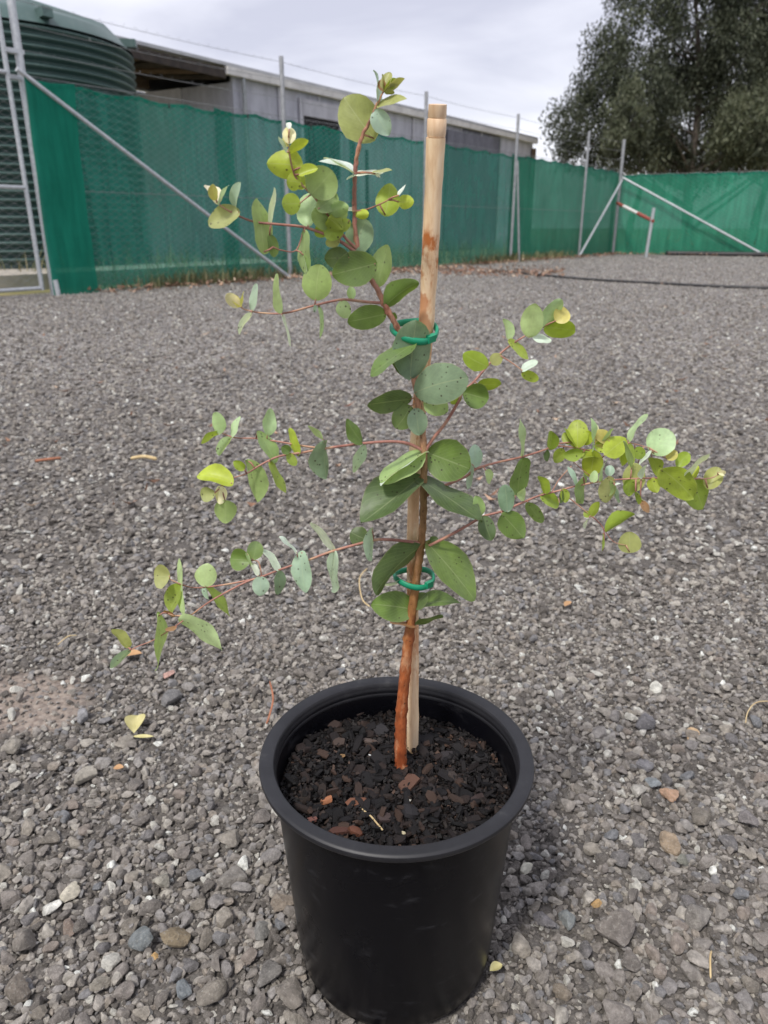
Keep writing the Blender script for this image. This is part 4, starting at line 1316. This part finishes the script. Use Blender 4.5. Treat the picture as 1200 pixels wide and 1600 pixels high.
class Branch:
    """a limb traced as picture points with its own distances, its side twigs, and the leaves it carries"""
    def __init__(s, name, pts, rad, mat, parent=sap, sub=5):
        s.p2, s.p3 = [], []
        s.name, s.mat = name, mat
        P3 = [PP(x, y, Y) for (x, y, Y) in pts]
        c, r = catmull(P3, [q * (0.78 if name == 'branch' else 1.06) for q in rad], sub * (3 if name == 'stem' else 1))
        if name == 'stem':                                     # uneven young bark, swollen nodes, flared foot
            r = [q * (1 + 0.10 * noise.noise(Vector((i * 0.45, 1, 2))) + (0.16 if i % 19 == 7 else 0)) for i, q in enumerate(r)]
            r[0] *= 1.2; r[1] *= 1.08
        s.mb = MB().tube(c, r, 12 if name == 'stem' else 8)
        if name == 'stem':
            s.mb.v = [tuple(Vector(v) + Vector((noise.noise(Vector(v) * 320), noise.noise(Vector(v) * 320 + Vector((9, 0, 0))), 0)) * 0.0007) for v in s.mb.v]
        s._reg(c)
        s.leaves = []; s.parent = parent; s.pivot = c[0]

    def _reg(s, c):
        for p in c:
            d = p - CAM; dep = d.y * CT - d.z * ST
            s.p2.append((600 + F * d.x / dep, 800 - F * (d.y * ST + d.z * CT) / dep)); s.p3.append(p)

    def twig(s, pts, rad):
        P3 = [PP(x, y, Y) for (x, y, Y) in pts]
        c, r = catmull(P3, [q * 0.85 for q in rad], 4); s.mb.tube(c, r, 6); s._reg(c)

    def leaf(s, z, bx, by, tx, ty, w, kind, dd=None, roll=None, curl=None):
        s.leaves.append((zp(z, bx, by), zp(z, tx, ty), w / ZO[z][2], kind, dd, roll, curl))

    def build(s):
        todo = []
        for (b, t, w, kind, dd, roll, curl) in s.leaves:
            k = min(range(len(s.p2)), key=lambda i: (s.p2[i][0] - b[0]) ** 2 + (s.p2[i][1] - b[1]) ** 2)
            near = s.p3[k]; d2 = math.hypot(s.p2[k][0] - b[0], s.p2[k][1] - b[1])
            rr = random.Random(int(b[0] * 31 + b[1] * 7))
            Yb = near.y + (rr.uniform(-0.004, 0.004) if d2 > 3 else 0)
            B = P(b[0], b[1], Yb - 0.001)
            L2 = math.hypot(t[0] - b[0], t[1] - b[1]) * 0.5 / F
            off = dd if dd is not None else rr.uniform(-0.55, 0.55)
            T = P(t[0], t[1], Yb + off * L2)
            if 1.5 < d2 < 46:
                s.mb.tube([near, near.lerp(B, 0.5) + Vector((0, 0, 0.0004)), B + (T - B) * 0.05], [0.0006, 0.0005, 0.0004], 5)
            T = B + (T - B) * 1.05
            todo.append((B, T, w * (B - CAM).length / F * 1.10, kind, roll, curl))
        o = s.mb.build(s.name, s.mat, s.parent, s.pivot, smooth=True)
        for a in todo:
            leaf_obj(a[0], a[1], a[2], a[3], o, a[4], a[5])
        return o


# --- main stem
st = Branch('stem', [(628, 1207, .479), (626, 1180, .480), (627, 1120, .483), (633, 1050, .484), (641, 980, .484), (651, 900, .482), (660, 830, .481), (662, 760, .480), (662, 700, .479), (655, 640, .475),
                     (647, 590, .472), (638, 552, .470), (622, 515, .468), (604, 482, .465), (590, 453, .463), (573, 425, .460), (560, 395, .459), (554, 340, .457), (555, 265, .455), (563, 222, .453), (577, 190, .451), (588, 166, .450), (603, 135, .449)],
            [.0049, .0047, .0044, .0042, .0036, .0030, .0026, .0024, .0022, .0020, .0019, .0019, .0018, .0018, .0017, .0016, .0015, .0013, .0011, .0010, .0008, .0006, .0004], M_STEM, sub=4)
L = st.leaf
L('a', 860, 550, 640, 250, 235, 'o', .1, curl=0.02); L('a', 850, 330, 950, 500, 115, 's'); L('a', 870, 310, 1070, 235, 42, 'o'); L('a', 876, 290, 888, 60, 38, 's')
for t in ((895, 110, 50, 'b'), (960, 62, 60, 'o'), (1050, 95, 40, 'o'), (995, 205, 30, 'o'), (1005, 110, 45, 'v'), (925, 75, 45, 'o')): L('a', 925, 200, *t)
L('a', 712, 780, 512, 648, 30, 'w'); L('a', 712, 790, 484, 664, 18, 'w'); L('a', 715, 797, 908, 770, 34, 'w'); L('a', 720, 797, 650, 822, 14, 'w'); L('a', 830, 785, 972, 752, 16, 'o'); L('a', 860, 790, 895, 815, 20, 'w')
L('a', 730, 1065, 560, 1045, 20, 'w'); L('a', 715, 1090, 815, 1080, 60, 'y')
st.twig([(555, 330, .457), (574, 327, .455), (598, 317, .450), (607, 312, .449)], [.0008, .0006, .0005, .0004])
L('a', 930, 1098, 968, 868, 150, 'v', .3); L('a', 1025, 995, 1130, 990, 84, 'y'); L('a', 1030, 950, 1066, 864, 26, 'w')
L('d', 490, 380, 315, 385, 135, 'd'); L('d', 520, 355, 605, 108, 175, 't', .1); L('d', 690, 420, 383, 500, 215, 'g', -.2); L('d', 690, 590, 772, 303, 130, 'm', .2)
L('d', 740, 735, 963, 548, 125, 'g'); L('d', 755, 785, 482, 830, 150, 'g', -.2); L('d', 780, 780, 825, 825, 40, 'g')
L('o', 318, 485, 345, 198, 168, 't', -.2, curl=0.05); L('o', 350, 295, 125, 445, 72, 'g'); L('o', 315, 470, 245, 335, 90, 'g')
L('o', 335, 550, 582, 480, 180, 't', -.5); L('h', 455, 345, 92, 385, 165, 'd'); L('h', 445, 400, 320, 590, 190, 'g'); L('h', 490, 420, 520, 650, 160, 't'); L('h', 560, 350, 755, 450, 170, 'm')
L('h', 570, 795, 190, 1015, 170, 'm', -.3, 1); L('h', 600, 790, 185, 1030, 36, 'w', -.4); L('h', 580, 800, 935, 935, 335, 'g', -.2, curl=0.03)
L('o', 375, 955, 92, 1182, 160, 'd', -.5); L('o', 350, 965, 660, 1168, 100, 'd', -.6); L('o', 540, 1110, 650, 1170, 26, 'w')
L('q', 432, 185, 150, 412, 118, 'd', -.3); L('q', 330, 393, 162, 419, 18, 'w'); L('q', 455, 165, 738, 478, 180, 'g', -.3)
L('q', 400, 555, 160, 525, 160, 'g', -.2); L('q', 385, 545, 455, 468, 80, 'd'); L('q', 400, 540, 640, 480, 85, 'g'); L('q', 400, 640, 545, 590, 28, 'd'); L('q', 395, 655, 258, 628, 26, 'b'); L('q', 480, 170, 520, 150, 40, 'd')
st.build()

# --- upright cluster beside the leader
U = Branch('branch', [(561, 392, .459), (540, 372, .452), (523, 348, .446), (506, 328, .441), (491, 308, .438), (467, 284, .434), (458, 267, .432), (452, 238, .430), (451, 215, .429)], [.0012, .0011, .001, .0009, .0008, .0007, .0006, .0005, .0004], M_TWIG)
L = U.leaf
L('a', 340, 745, 95, 722, 168, 'y', .1); L('a', 245, 640, 372, 553, 60, 'y'); L('a', 225, 640, 163, 528, 24, 's'); L('a', 240, 575, 240, 455, 80, 'c'); L('a', 238, 590, 215, 470, 40, 'r'); L('a', 240, 470, 232, 418, 34, 'w')
L('a', 305, 800, 440, 755, 62, 'y'); L('a', 328, 860, 225, 845, 108, 'y'); L('a', 395, 945, 545, 775, 205, 'm', -.1); L('a', 322, 1005, 190, 1008, 125, 'v'); L('a', 440, 1050, 596, 945, 118, 'm')
L('d', 400, 140, 225, 50, 150, 'm'); L('d', 410, 130, 340, 235, 130, 'v'); L('d', 495, 110, 405, 185, 72, 'v'); L('d', 330, 60, 475, 15, 95, 'm'); L('a', 470, 1070, 650, 1090, 150, 'm', .4)
L('a', 470, 900, 560, 1000, 120, 'm', .5); L('a', 520, 1110, 610, 1190, 110, 'v', .4); L('d', 330, 150, 250, 215, 90, 'v', .3); L('a', 350, 900, 300, 800, 90, 'y', .5); L('d', 420, 250, 330, 280, 70, 'o', .4)
U.build()

# --- left shoot, upper
B1 = Branch('branch', [(562, 398, .459), (530, 376, .452), (508, 366, .448), (475, 355, .443), (440, 351, .439), (400, 347, .436), (372, 337, .434), (347, 323, .432), (339, 316, .431)], [.0014, .0013, .0012, .001, .0009, .0008, .0007, .0005, .0004], M_TWIG)
L = B1.leaf
L('m', 215, 660, 78, 712, 74, 'o', .1); L('m', 193, 645, 212, 533, 32, 's'); L('m', 115, 625, 72, 530, 50, 'c'); L('m', 108, 610, 90, 540, 36, 'r'); L('m', 118, 632, 146, 538, 14, 's')
L('m', 338, 714, 376, 563, 24, 'w'); L('m', 322, 850, 296, 610, 72, 'm'); L('m', 345, 760, 368, 858, 42, 'g')
L('a', 375, 1172, 385, 928, 128, 'p'); L('d', 168, 180, 158, 490, 76, 'm'); L('d', 160, 360, 190, 470, 16, 'w')
B1.twig([(427, 386, .438), (440, 391, .440), (463, 391, .442), (475, 356, .443)], [.0005, .0005, .0005, .0005])
B1.build()

# --- left shoot, second
B2 = Branch('branch', [(598, 473, .465), (575, 472, .468), (540, 468, .474), (522, 470, .477), (492, 477, .480), (446, 489, .484), (410, 489, .487), (384, 484, .489), (373, 478, .490)], [.0013, .0012, .0011, .0010, .0009, .0008, .0007, .0005, .0004], M_TWIG)
L = B2.leaf
L('d', 245, 692, 275, 438, 190, 'm', .1); L('d', 430, 690, 472, 812, 95, 'p'); L('d', 505, 685, 500, 588, 56, 'p'); L('d', 268, 730, 296, 952, 30, 'p'); L('d', 245, 720, 232, 772, 26, 's')
L('m', 402, 1110, 377, 945, 34, 'p'); L('m', 402, 1120, 442, 1256, 14, 'w'); L('m', 270, 1105, 282, 985, 30, 's'); L('m', 268, 1112, 198, 1192, 26, 'w'); L('m', 212, 1085, 155, 1028, 46, 'c'); L('m', 215, 1085, 180, 1025, 30, 'r'); L('m', 222, 1085, 228, 1018, 10, 'r')
B2.build()

# --- right shoot, upper
B3 = Branch('branch', [(664, 705, .479), (677, 685, .478), (696, 661, .477), (716, 628, .476), (723, 613, .476), (742, 595, .477), (765, 568, .480), (793, 543, .483), (822, 524, .486), (849, 511, .488)], [.0016, .0015, .0014, .0013, .0012, .0011, .0010, .0008, .0007, .0005], M_TWIG)
L = B3.leaf
L('h', 890, 290, 1098, 345, 195, 'g', .1); L('h', 1005, 225, 1195, 205, 92, 'v'); L('h', 890, 285, 862, 145, 66, 'g'); L('h', 875, 310, 795, 385, 66, 'v')
L('o', 703, 420, 588, 360, 84, 'v'); L('o', 715, 402, 770, 365, 56, 'o'); L('o', 802, 290, 898, 374, 40, 'v'); L('o', 805, 290, 792, 184, 42, 'p'); L('o', 905, 278, 935, 113, 96, 'p'); L('o', 918, 268, 1012, 288, 36, 'w')
L('o', 975, 222, 1055, 88, 68, 'p'); L('o', 978, 228, 1125, 242, 84, 'v'); L('o', 1035, 195, 1098, 140, 76, 'r')
B3.twig([(781, 555, .481), (800, 567, .478), (815, 578, .476)], [.0005, .0005, .0004])
L('o', 868, 442, 944, 393, 36, 'w'); L('o', 868, 448, 948, 482, 46, 'v')
B3.build()

# --- right shoot, middle, running to the far right
B4 = Branch('branch', [(664, 776, .480), (692, 760, .486), (727, 745, .492), (743, 733, .494), (775, 723, .498), (815, 714, .503), (853, 702, .508), (867, 694, .510), (907, 690, .514), (940, 687, .517), (985, 692, .520), (1015, 700, .523)], [.0015, .0014, .0013, .0012, .0011, .001, .0009, .0008, .0007, .0006, .0005, .0004], M_TWIG)
B4.twig([(867, 696, .510), (900, 700, .511), (927, 706, .512), (941, 715, .513)], [.0006, .0006, .0005, .0004])
B4.twig([(886, 712, .511), (903, 728, .512), (920, 742, .512)], [.0004, .0004, .0004])
L = B4.leaf
L('h', 985, 935, 995, 742, 112, 's', .2); L('h', 950, 880, 962, 1098, 50, 's'); L('o', 690, 930, 722, 992, 42, 'p'); L('o', 874, 862, 865, 688, 26, 'p'); L('o', 882, 866, 838, 1036, 78, 'g')
L('p', 412, 268, 430, 193, 44, 'v'); L('p', 402, 268, 404, 312, 22, 'd'); L('p', 528, 262, 528, 150, 76, 'y'); L('p', 528, 262, 480, 180, 18, 'v'); L('p', 590, 275, 589, 148, 12, 'p'); L('p', 602, 230, 604, 163, 26, 'c')
L('p', 665, 235, 605, 200, 46, 'r'); L('p', 660, 232, 600, 238, 40, 'r'); L('p', 640, 292, 723, 226, 78, 'y'); L('p', 650, 262, 600, 250, 44, 'y'); L('p', 552, 280, 473, 290, 46, 'v')
L('b', 330, 350, 200, 345, 50, 'v'); L('b', 265, 495, 292, 325, 122, 'y'); L('p', 733, 236, 791, 119, 24, 'p'); L('p', 733, 240, 750, 332, 30, 'v')
L('b', 690, 345, 792, 183, 165, 'p', .1); L('b', 580, 418, 662, 318, 22, 'w'); L('b', 680, 362, 720, 460, 72, 'v'); L('b', 775, 375, 845, 325, 62, 'r'); L('b', 845, 425, 925, 335, 78, 'v')
for q in ((470, 262, 440, 315, 44, 'v'), (560, 250, 575, 190, 40, 'y'), (690, 250, 680, 300, 36, 'v'), (760, 262, 800, 300, 44, 'v'), (640, 250, 660, 180, 22, 'p'), (500, 245, 470, 200, 30, 'v'), (700, 258, 720, 330, 40, 'y')): L('p', *q)
B4.build()

# --- right shoot, lower
B5 = Branch('branch', [(663, 856, .481), (692, 842, .478), (727, 823, .475), (755, 807, .472), (784, 799, .470), (819, 784, .468), (844, 774, .467), (876, 766, .466), (898, 760, .465), (940, 752, .463), (985, 748, .462), (1030, 747, .461), (1102, 748, .459), (1122, 742, .458)],
            [.0015, .0014, .0013, .0012, .0011, .0010, .0009, .0009, .0008, .0008, .0007, .0006, .0005, .0004], M_TWIG)
B5.twig([(884, 774, .466), (915, 799, .466), (943, 826, .466), (942, 861, .466)], [.0006, .0005, .0005, .0004])
B5.twig([(943, 826, .466), (958, 846, .467), (978, 852, .468)], [.0004, .0004, .0003])
B5.twig([(862, 770, .467), (873, 750, .469), (893, 728, .471)], [.0005, .0004, .0004])
L = B5.leaf
L('o', 665, 1160, 645, 1063, 56, 'm'); L('o', 678, 1155, 718, 1272, 76, 'd'); L('o', 798, 1138, 785, 1008, 76, 't'); L('o', 768, 1145, 868, 1255, 120, 'g', .1); L('o', 880, 1082, 868, 1018, 40, 'p'); L('o', 895, 1088, 970, 1182, 56, 'g')
L('o', 990, 1050, 964, 958, 42, 'v'); L('o', 960, 1058, 1052, 1100, 66, 'v'); L('o', 1070, 1030, 1060, 1088, 20, 'd')
L('p', 526, 412, 498, 338, 18, 's'); L('p', 552, 372, 540, 480, 36, 'm'); L('p', 625, 396, 631, 310, 14, 'p'); L('b', 395, 488, 378, 662, 98, 'o', .1); L('b', 392, 490, 400, 418, 56, 's'); L('b', 432, 555, 446, 658, 30, 's'); L('b', 428, 550, 467, 538, 12, 'w')
L('b', 560, 592, 566, 408, 128, 'o', .1); L('b', 545, 440, 518, 258, 32, 'm'); L('b', 572, 590, 612, 656, 14, 'w'); L('b', 568, 590, 600, 662, 26, 'v'); L('b', 600, 655, 672, 722, 46, 'b')
L('b', 735, 435, 942, 605, 165, 'v', .1); L('b', 955, 515, 1010, 692, 135, 'v'); L('b', 1050, 575, 1125, 432, 100, 'o'); L('b', 1118, 465, 1172, 468, 26, 'c'); L('b', 1120, 470, 1165, 485, 16, 'c'); L('b', 910, 497, 1042, 333, 38, 'w')
L('b', 265, 762, 322, 665, 52, 'v'); L('b', 262, 765, 222, 828, 12, 'w'); L('b', 262, 760, 228, 728, 42, 'v'); L('b', 368, 862, 545, 732, 74, 'v'); L('b', 350, 868, 350, 992, 12, 'v'); L('b', 530, 1003, 528, 866, 128, 'o', .1)
for q in ((745, 388, 735, 455, 46, 'v'), (790, 386, 800, 330, 22, 'w'), (830, 384, 850, 440, 44, 'y'), (660, 392, 655, 450, 40, 'm'), (1000, 386, 1010, 330, 26, 'y'), (590, 402, 600, 355, 30, 'p'), (470, 425, 480, 480, 34, 'v')): L('p', *q)
B5.build()

# --- left shoot, middle
B6 = Branch('branch', [(662, 705, .479), (640, 694, .474), (615, 690, .470), (575, 692, .465), (512, 700, .458), (473, 707, .454), (436, 713, .450), (408, 726, .448), (385, 740, .446), (362, 748, .444), (345, 762, .443)], [.0016, .0015, .0013, .0012, .0011, .0010, .0009, .0008, .0006, .0005, .0004], M_TWIG)
B6.twig([(505, 701, .457), (469, 696, .458), (435, 690, .460), (400, 685, .462), (368, 684, .464), (345, 676, .465)], [.0009, .0008, .0007, .0006, .0005, .0004])
L = B6.leaf
L('n', 985, 215, 925, 132, 46, 'g'); L('n', 984, 215, 955, 313, 38, 's'); L('n', 845, 202, 798, 148, 18, 'p'); L('n', 845, 202, 846, 332, 62, 't'); L('g', 762, 430, 702, 236, 56, 'y'); L('g', 690, 405, 748, 492, 62, 'v'); L('g', 705, 400, 650, 360, 66, 'g')
L('g', 542, 285, 560, 92, 88, 'p'); L('g', 475, 245, 606, 460, 92, 'm'); L('g', 558, 468, 668, 684, 58, 'v'); L('g', 400, 448, 502, 718, 120, 'm', .1); L('g', 380, 525, 305, 468, 62, 'v')
L('g', 282, 300, 328, 145, 42, 'p'); L('g', 278, 290, 188, 412, 60, 'p'); L('g', 190, 275, 172, 118, 86, 'p'); L('g', 205, 250, 62, 312, 42, 'v')
L('g', 298, 630, 50, 540, 126, 'y', .1); L('g', 168, 695, 55, 715, 98, 'o'); L('g', 205, 640, 205, 765, 76, 'c'); L('g', 240, 745, 240, 897, 146, 'm', .1)
B6.build()

# --- left shoot, lowest
B7 = Branch('branch', [(660, 849, .481), (630, 845, .476), (591, 843, .472), (556, 851, .468), (517, 862, .464), (482, 875, .460), (443, 888, .457), (409, 901, .454), (383, 910, .452), (331, 938, .449), (300, 960, .447), (270, 981, .445), (240, 1000, .444), (205, 1015, .443), (178, 1038, .442)],
            [.0016, .0015, .0014, .0013, .0012, .0011, .0010, .0009, .0009, .0008, .0007, .0006, .0005, .0005, .0004], M_TWIG)
B7.twig([(400, 904, .454), (348, 914, .456), (300, 918, .458), (265, 905, .460)], [.0008, .0007, .0006, .0004])
B7.twig([(409, 901, .454), (404, 878, .458), (392, 876, .459)], [.0006, .0005, .0004])
B7.twig([(300, 960, .447), (275, 962, .446), (262, 958, .446)], [.0006, .0006, .0005])
L = B7.leaf
L('n', 1000, 560, 943, 535, 66, 'd'); L('n', 1018, 515, 1008, 632, 32, 's'); L('n', 880, 602, 812, 496, 28, 'w'); L('n', 882, 600, 870, 738, 42, 's'); L('n', 748, 608, 692, 552, 12, 'w'); L('n', 765, 600, 765, 748, 64, 's'); L('n', 684, 675, 638, 588, 28, 'w')
L('n', 685, 672, 682, 756, 38, 't'); L('n', 608, 692, 588, 648, 20, 'w'); L('n', 615, 692, 614, 762, 56, 's')
L('e', 925, 222, 798, 215, 126, 'g', .1); L('e', 940, 218, 962, 112, 92, 'm'); L('e', 905, 178, 922, 258, 28, 'p'); L('e', 640, 388, 662, 250, 120, 'p', .1); L('e', 648, 386, 795, 558, 56, 'v'); L('e', 640, 380, 656, 462, 30, 's')
L('e', 508, 565, 495, 226, 32, 'p'); L('e', 500, 375, 428, 530, 88, 'v'); L('e', 422, 318, 320, 318, 132, 'o', .1); L('e', 478, 580, 765, 725, 92, 'p', -.2); L('e', 345, 555, 402, 882, 76, 'm', .1); L('e', 165, 772, 70, 655, 56, 'o'); L('e', 172, 780, 55, 885, 44, 's')
L('e', 455, 572, 392, 536, 18, 'b'); L('e', 465, 640, 395, 655, 26, 'b')
B7.build()

# ------------------------------------------------------------------ small things lying on the gravel
def flat_leaf(px, py, Lpx, Wpx, ang, mat, label, curl=0.25):
    g = G(px, py); d = (g.y * CT + CAMZ * ST) / F
    Lw, Ww = Lpx * d, Wpx * d * 1.3
    mb = MB(); vs, fs = [], []
    n = 8
    for i in range(n + 1):
        t = i / n; h = math.sin(math.pi * t) ** 0.8
        for j in (-1, -0.5, 0, 0.5, 1):
            x, y = (t - 0.5) * Lw, j * h * Ww / 2
            z = 0.011 + curl * Ww * abs(j) * h * 0.5 + 0.12 * Lw * (t - 0.5) ** 2
            vs.append((g.x + x * math.cos(ang) - y * math.sin(ang), g.y + x * math.sin(ang) + y * math.cos(ang), z))
    for i in range(n):
        for j in range(4):
            k = i * 5 + j; fs.append((k, k + 1, k + 6, k + 5))
    o = mb.add(vs, fs).build('fallen_leaf', mat, None, (g.x, g.y, 0), smooth=True)
    return tag(o, label, 'leaf', 'fallen leaves on the gravel')


def stick(name, pts, r, mat, label, cat):
    P3 = [G(x, y) + Vector((0, 0, z)) for (x, y, z) in pts]
    c, rd = catmull(P3, [r] * len(P3), 6)
    rd[0] *= 0.6; rd[-1] *= 0.4
    return tag(MB().tube(c, rd, 6).build(name, mat, None, (P3[0].x, P3[0].y, 0), smooth=True), label, cat)


flat_leaf(214, 1144, 46, 24, 1.75, M_DRYLEAF, 'pale yellow folded leaf on the gravel well left of the pot', 0.9)
flat_leaf(225, 1163, 34, 7, 0.0, M_DRYLEAF, 'thin yellow leaf sliver touching the pale folded leaf', 0.4)
flat_leaf(187, 1212, 16, 10, 0.2, M_ORANGELEAF, 'tiny orange leaf scrap below the pale folded leaf', 0.4)
flat_leaf(774, 1527, 24, 12, 0.5, M_DRYLEAF, 'small yellow leaf scrap beside the foot of the pot', 0.7)
flat_leaf(208, 1034, 30, 14, 0.3, M_ORANGELEAF, 'orange brown leaf scrap under the lowest shoot tip', 0.6)
flat_leaf(886, 953, 22, 8, 0.9, M_ORANGELEAF, 'small tan leaf on the gravel right of the sapling', 0.5)
stick('dry_stick', [(56, 727, .012), (75, 726, .015), (97, 722, .012)], 0.004, M_REDTWIG, 'short tan stick lying on the gravel near left picture edge', 'stick')
stick('dry_stick', [(205, 723, .012), (226, 722, .016), (246, 724, .012)], 0.005, M_STRAW, 'short pale stick lying on the gravel beyond the left shoots', 'stick')
stick('red_twig', [(423, 1090, .026), (428, 1112, .020), (421, 1135, .014), (417, 1143, .012)], 0.0013, M_REDTWIG, 'short reddish twig on the gravel just left of the pot rim', 'twig')
stick('straw', [(1163, 1140, .010), (1166, 1126, .014), (1180, 1115, .018), (1215, 1108, .012)], 0.0007, M_STRAW, 'thin curved straw on gravel at right picture edge', 'straw')
stick('straw', [(1108, 1503, .013), (1105, 1520, .017), (1107, 1545, .012)], 0.0009, M_STRAW, 'short straight straw on gravel near lower right corner', 'straw')
stick('straw', [(574, 897, .012), (562, 916, .015), (566, 946, .013), (578, 958, .012)], 0.0012, M_STRAW, 'thin curved straw behind the stem near the lower tie', 'straw')
stick('straw', [(92, 1018, .012), (108, 1008, .015), (122, 1003, .012)], 0.0009, M_STRAW, 'tiny pale straw beside the bare dirt patch', 'straw')
print('leaves', LEAFN[0], 'objects', len(bpy.data.objects))
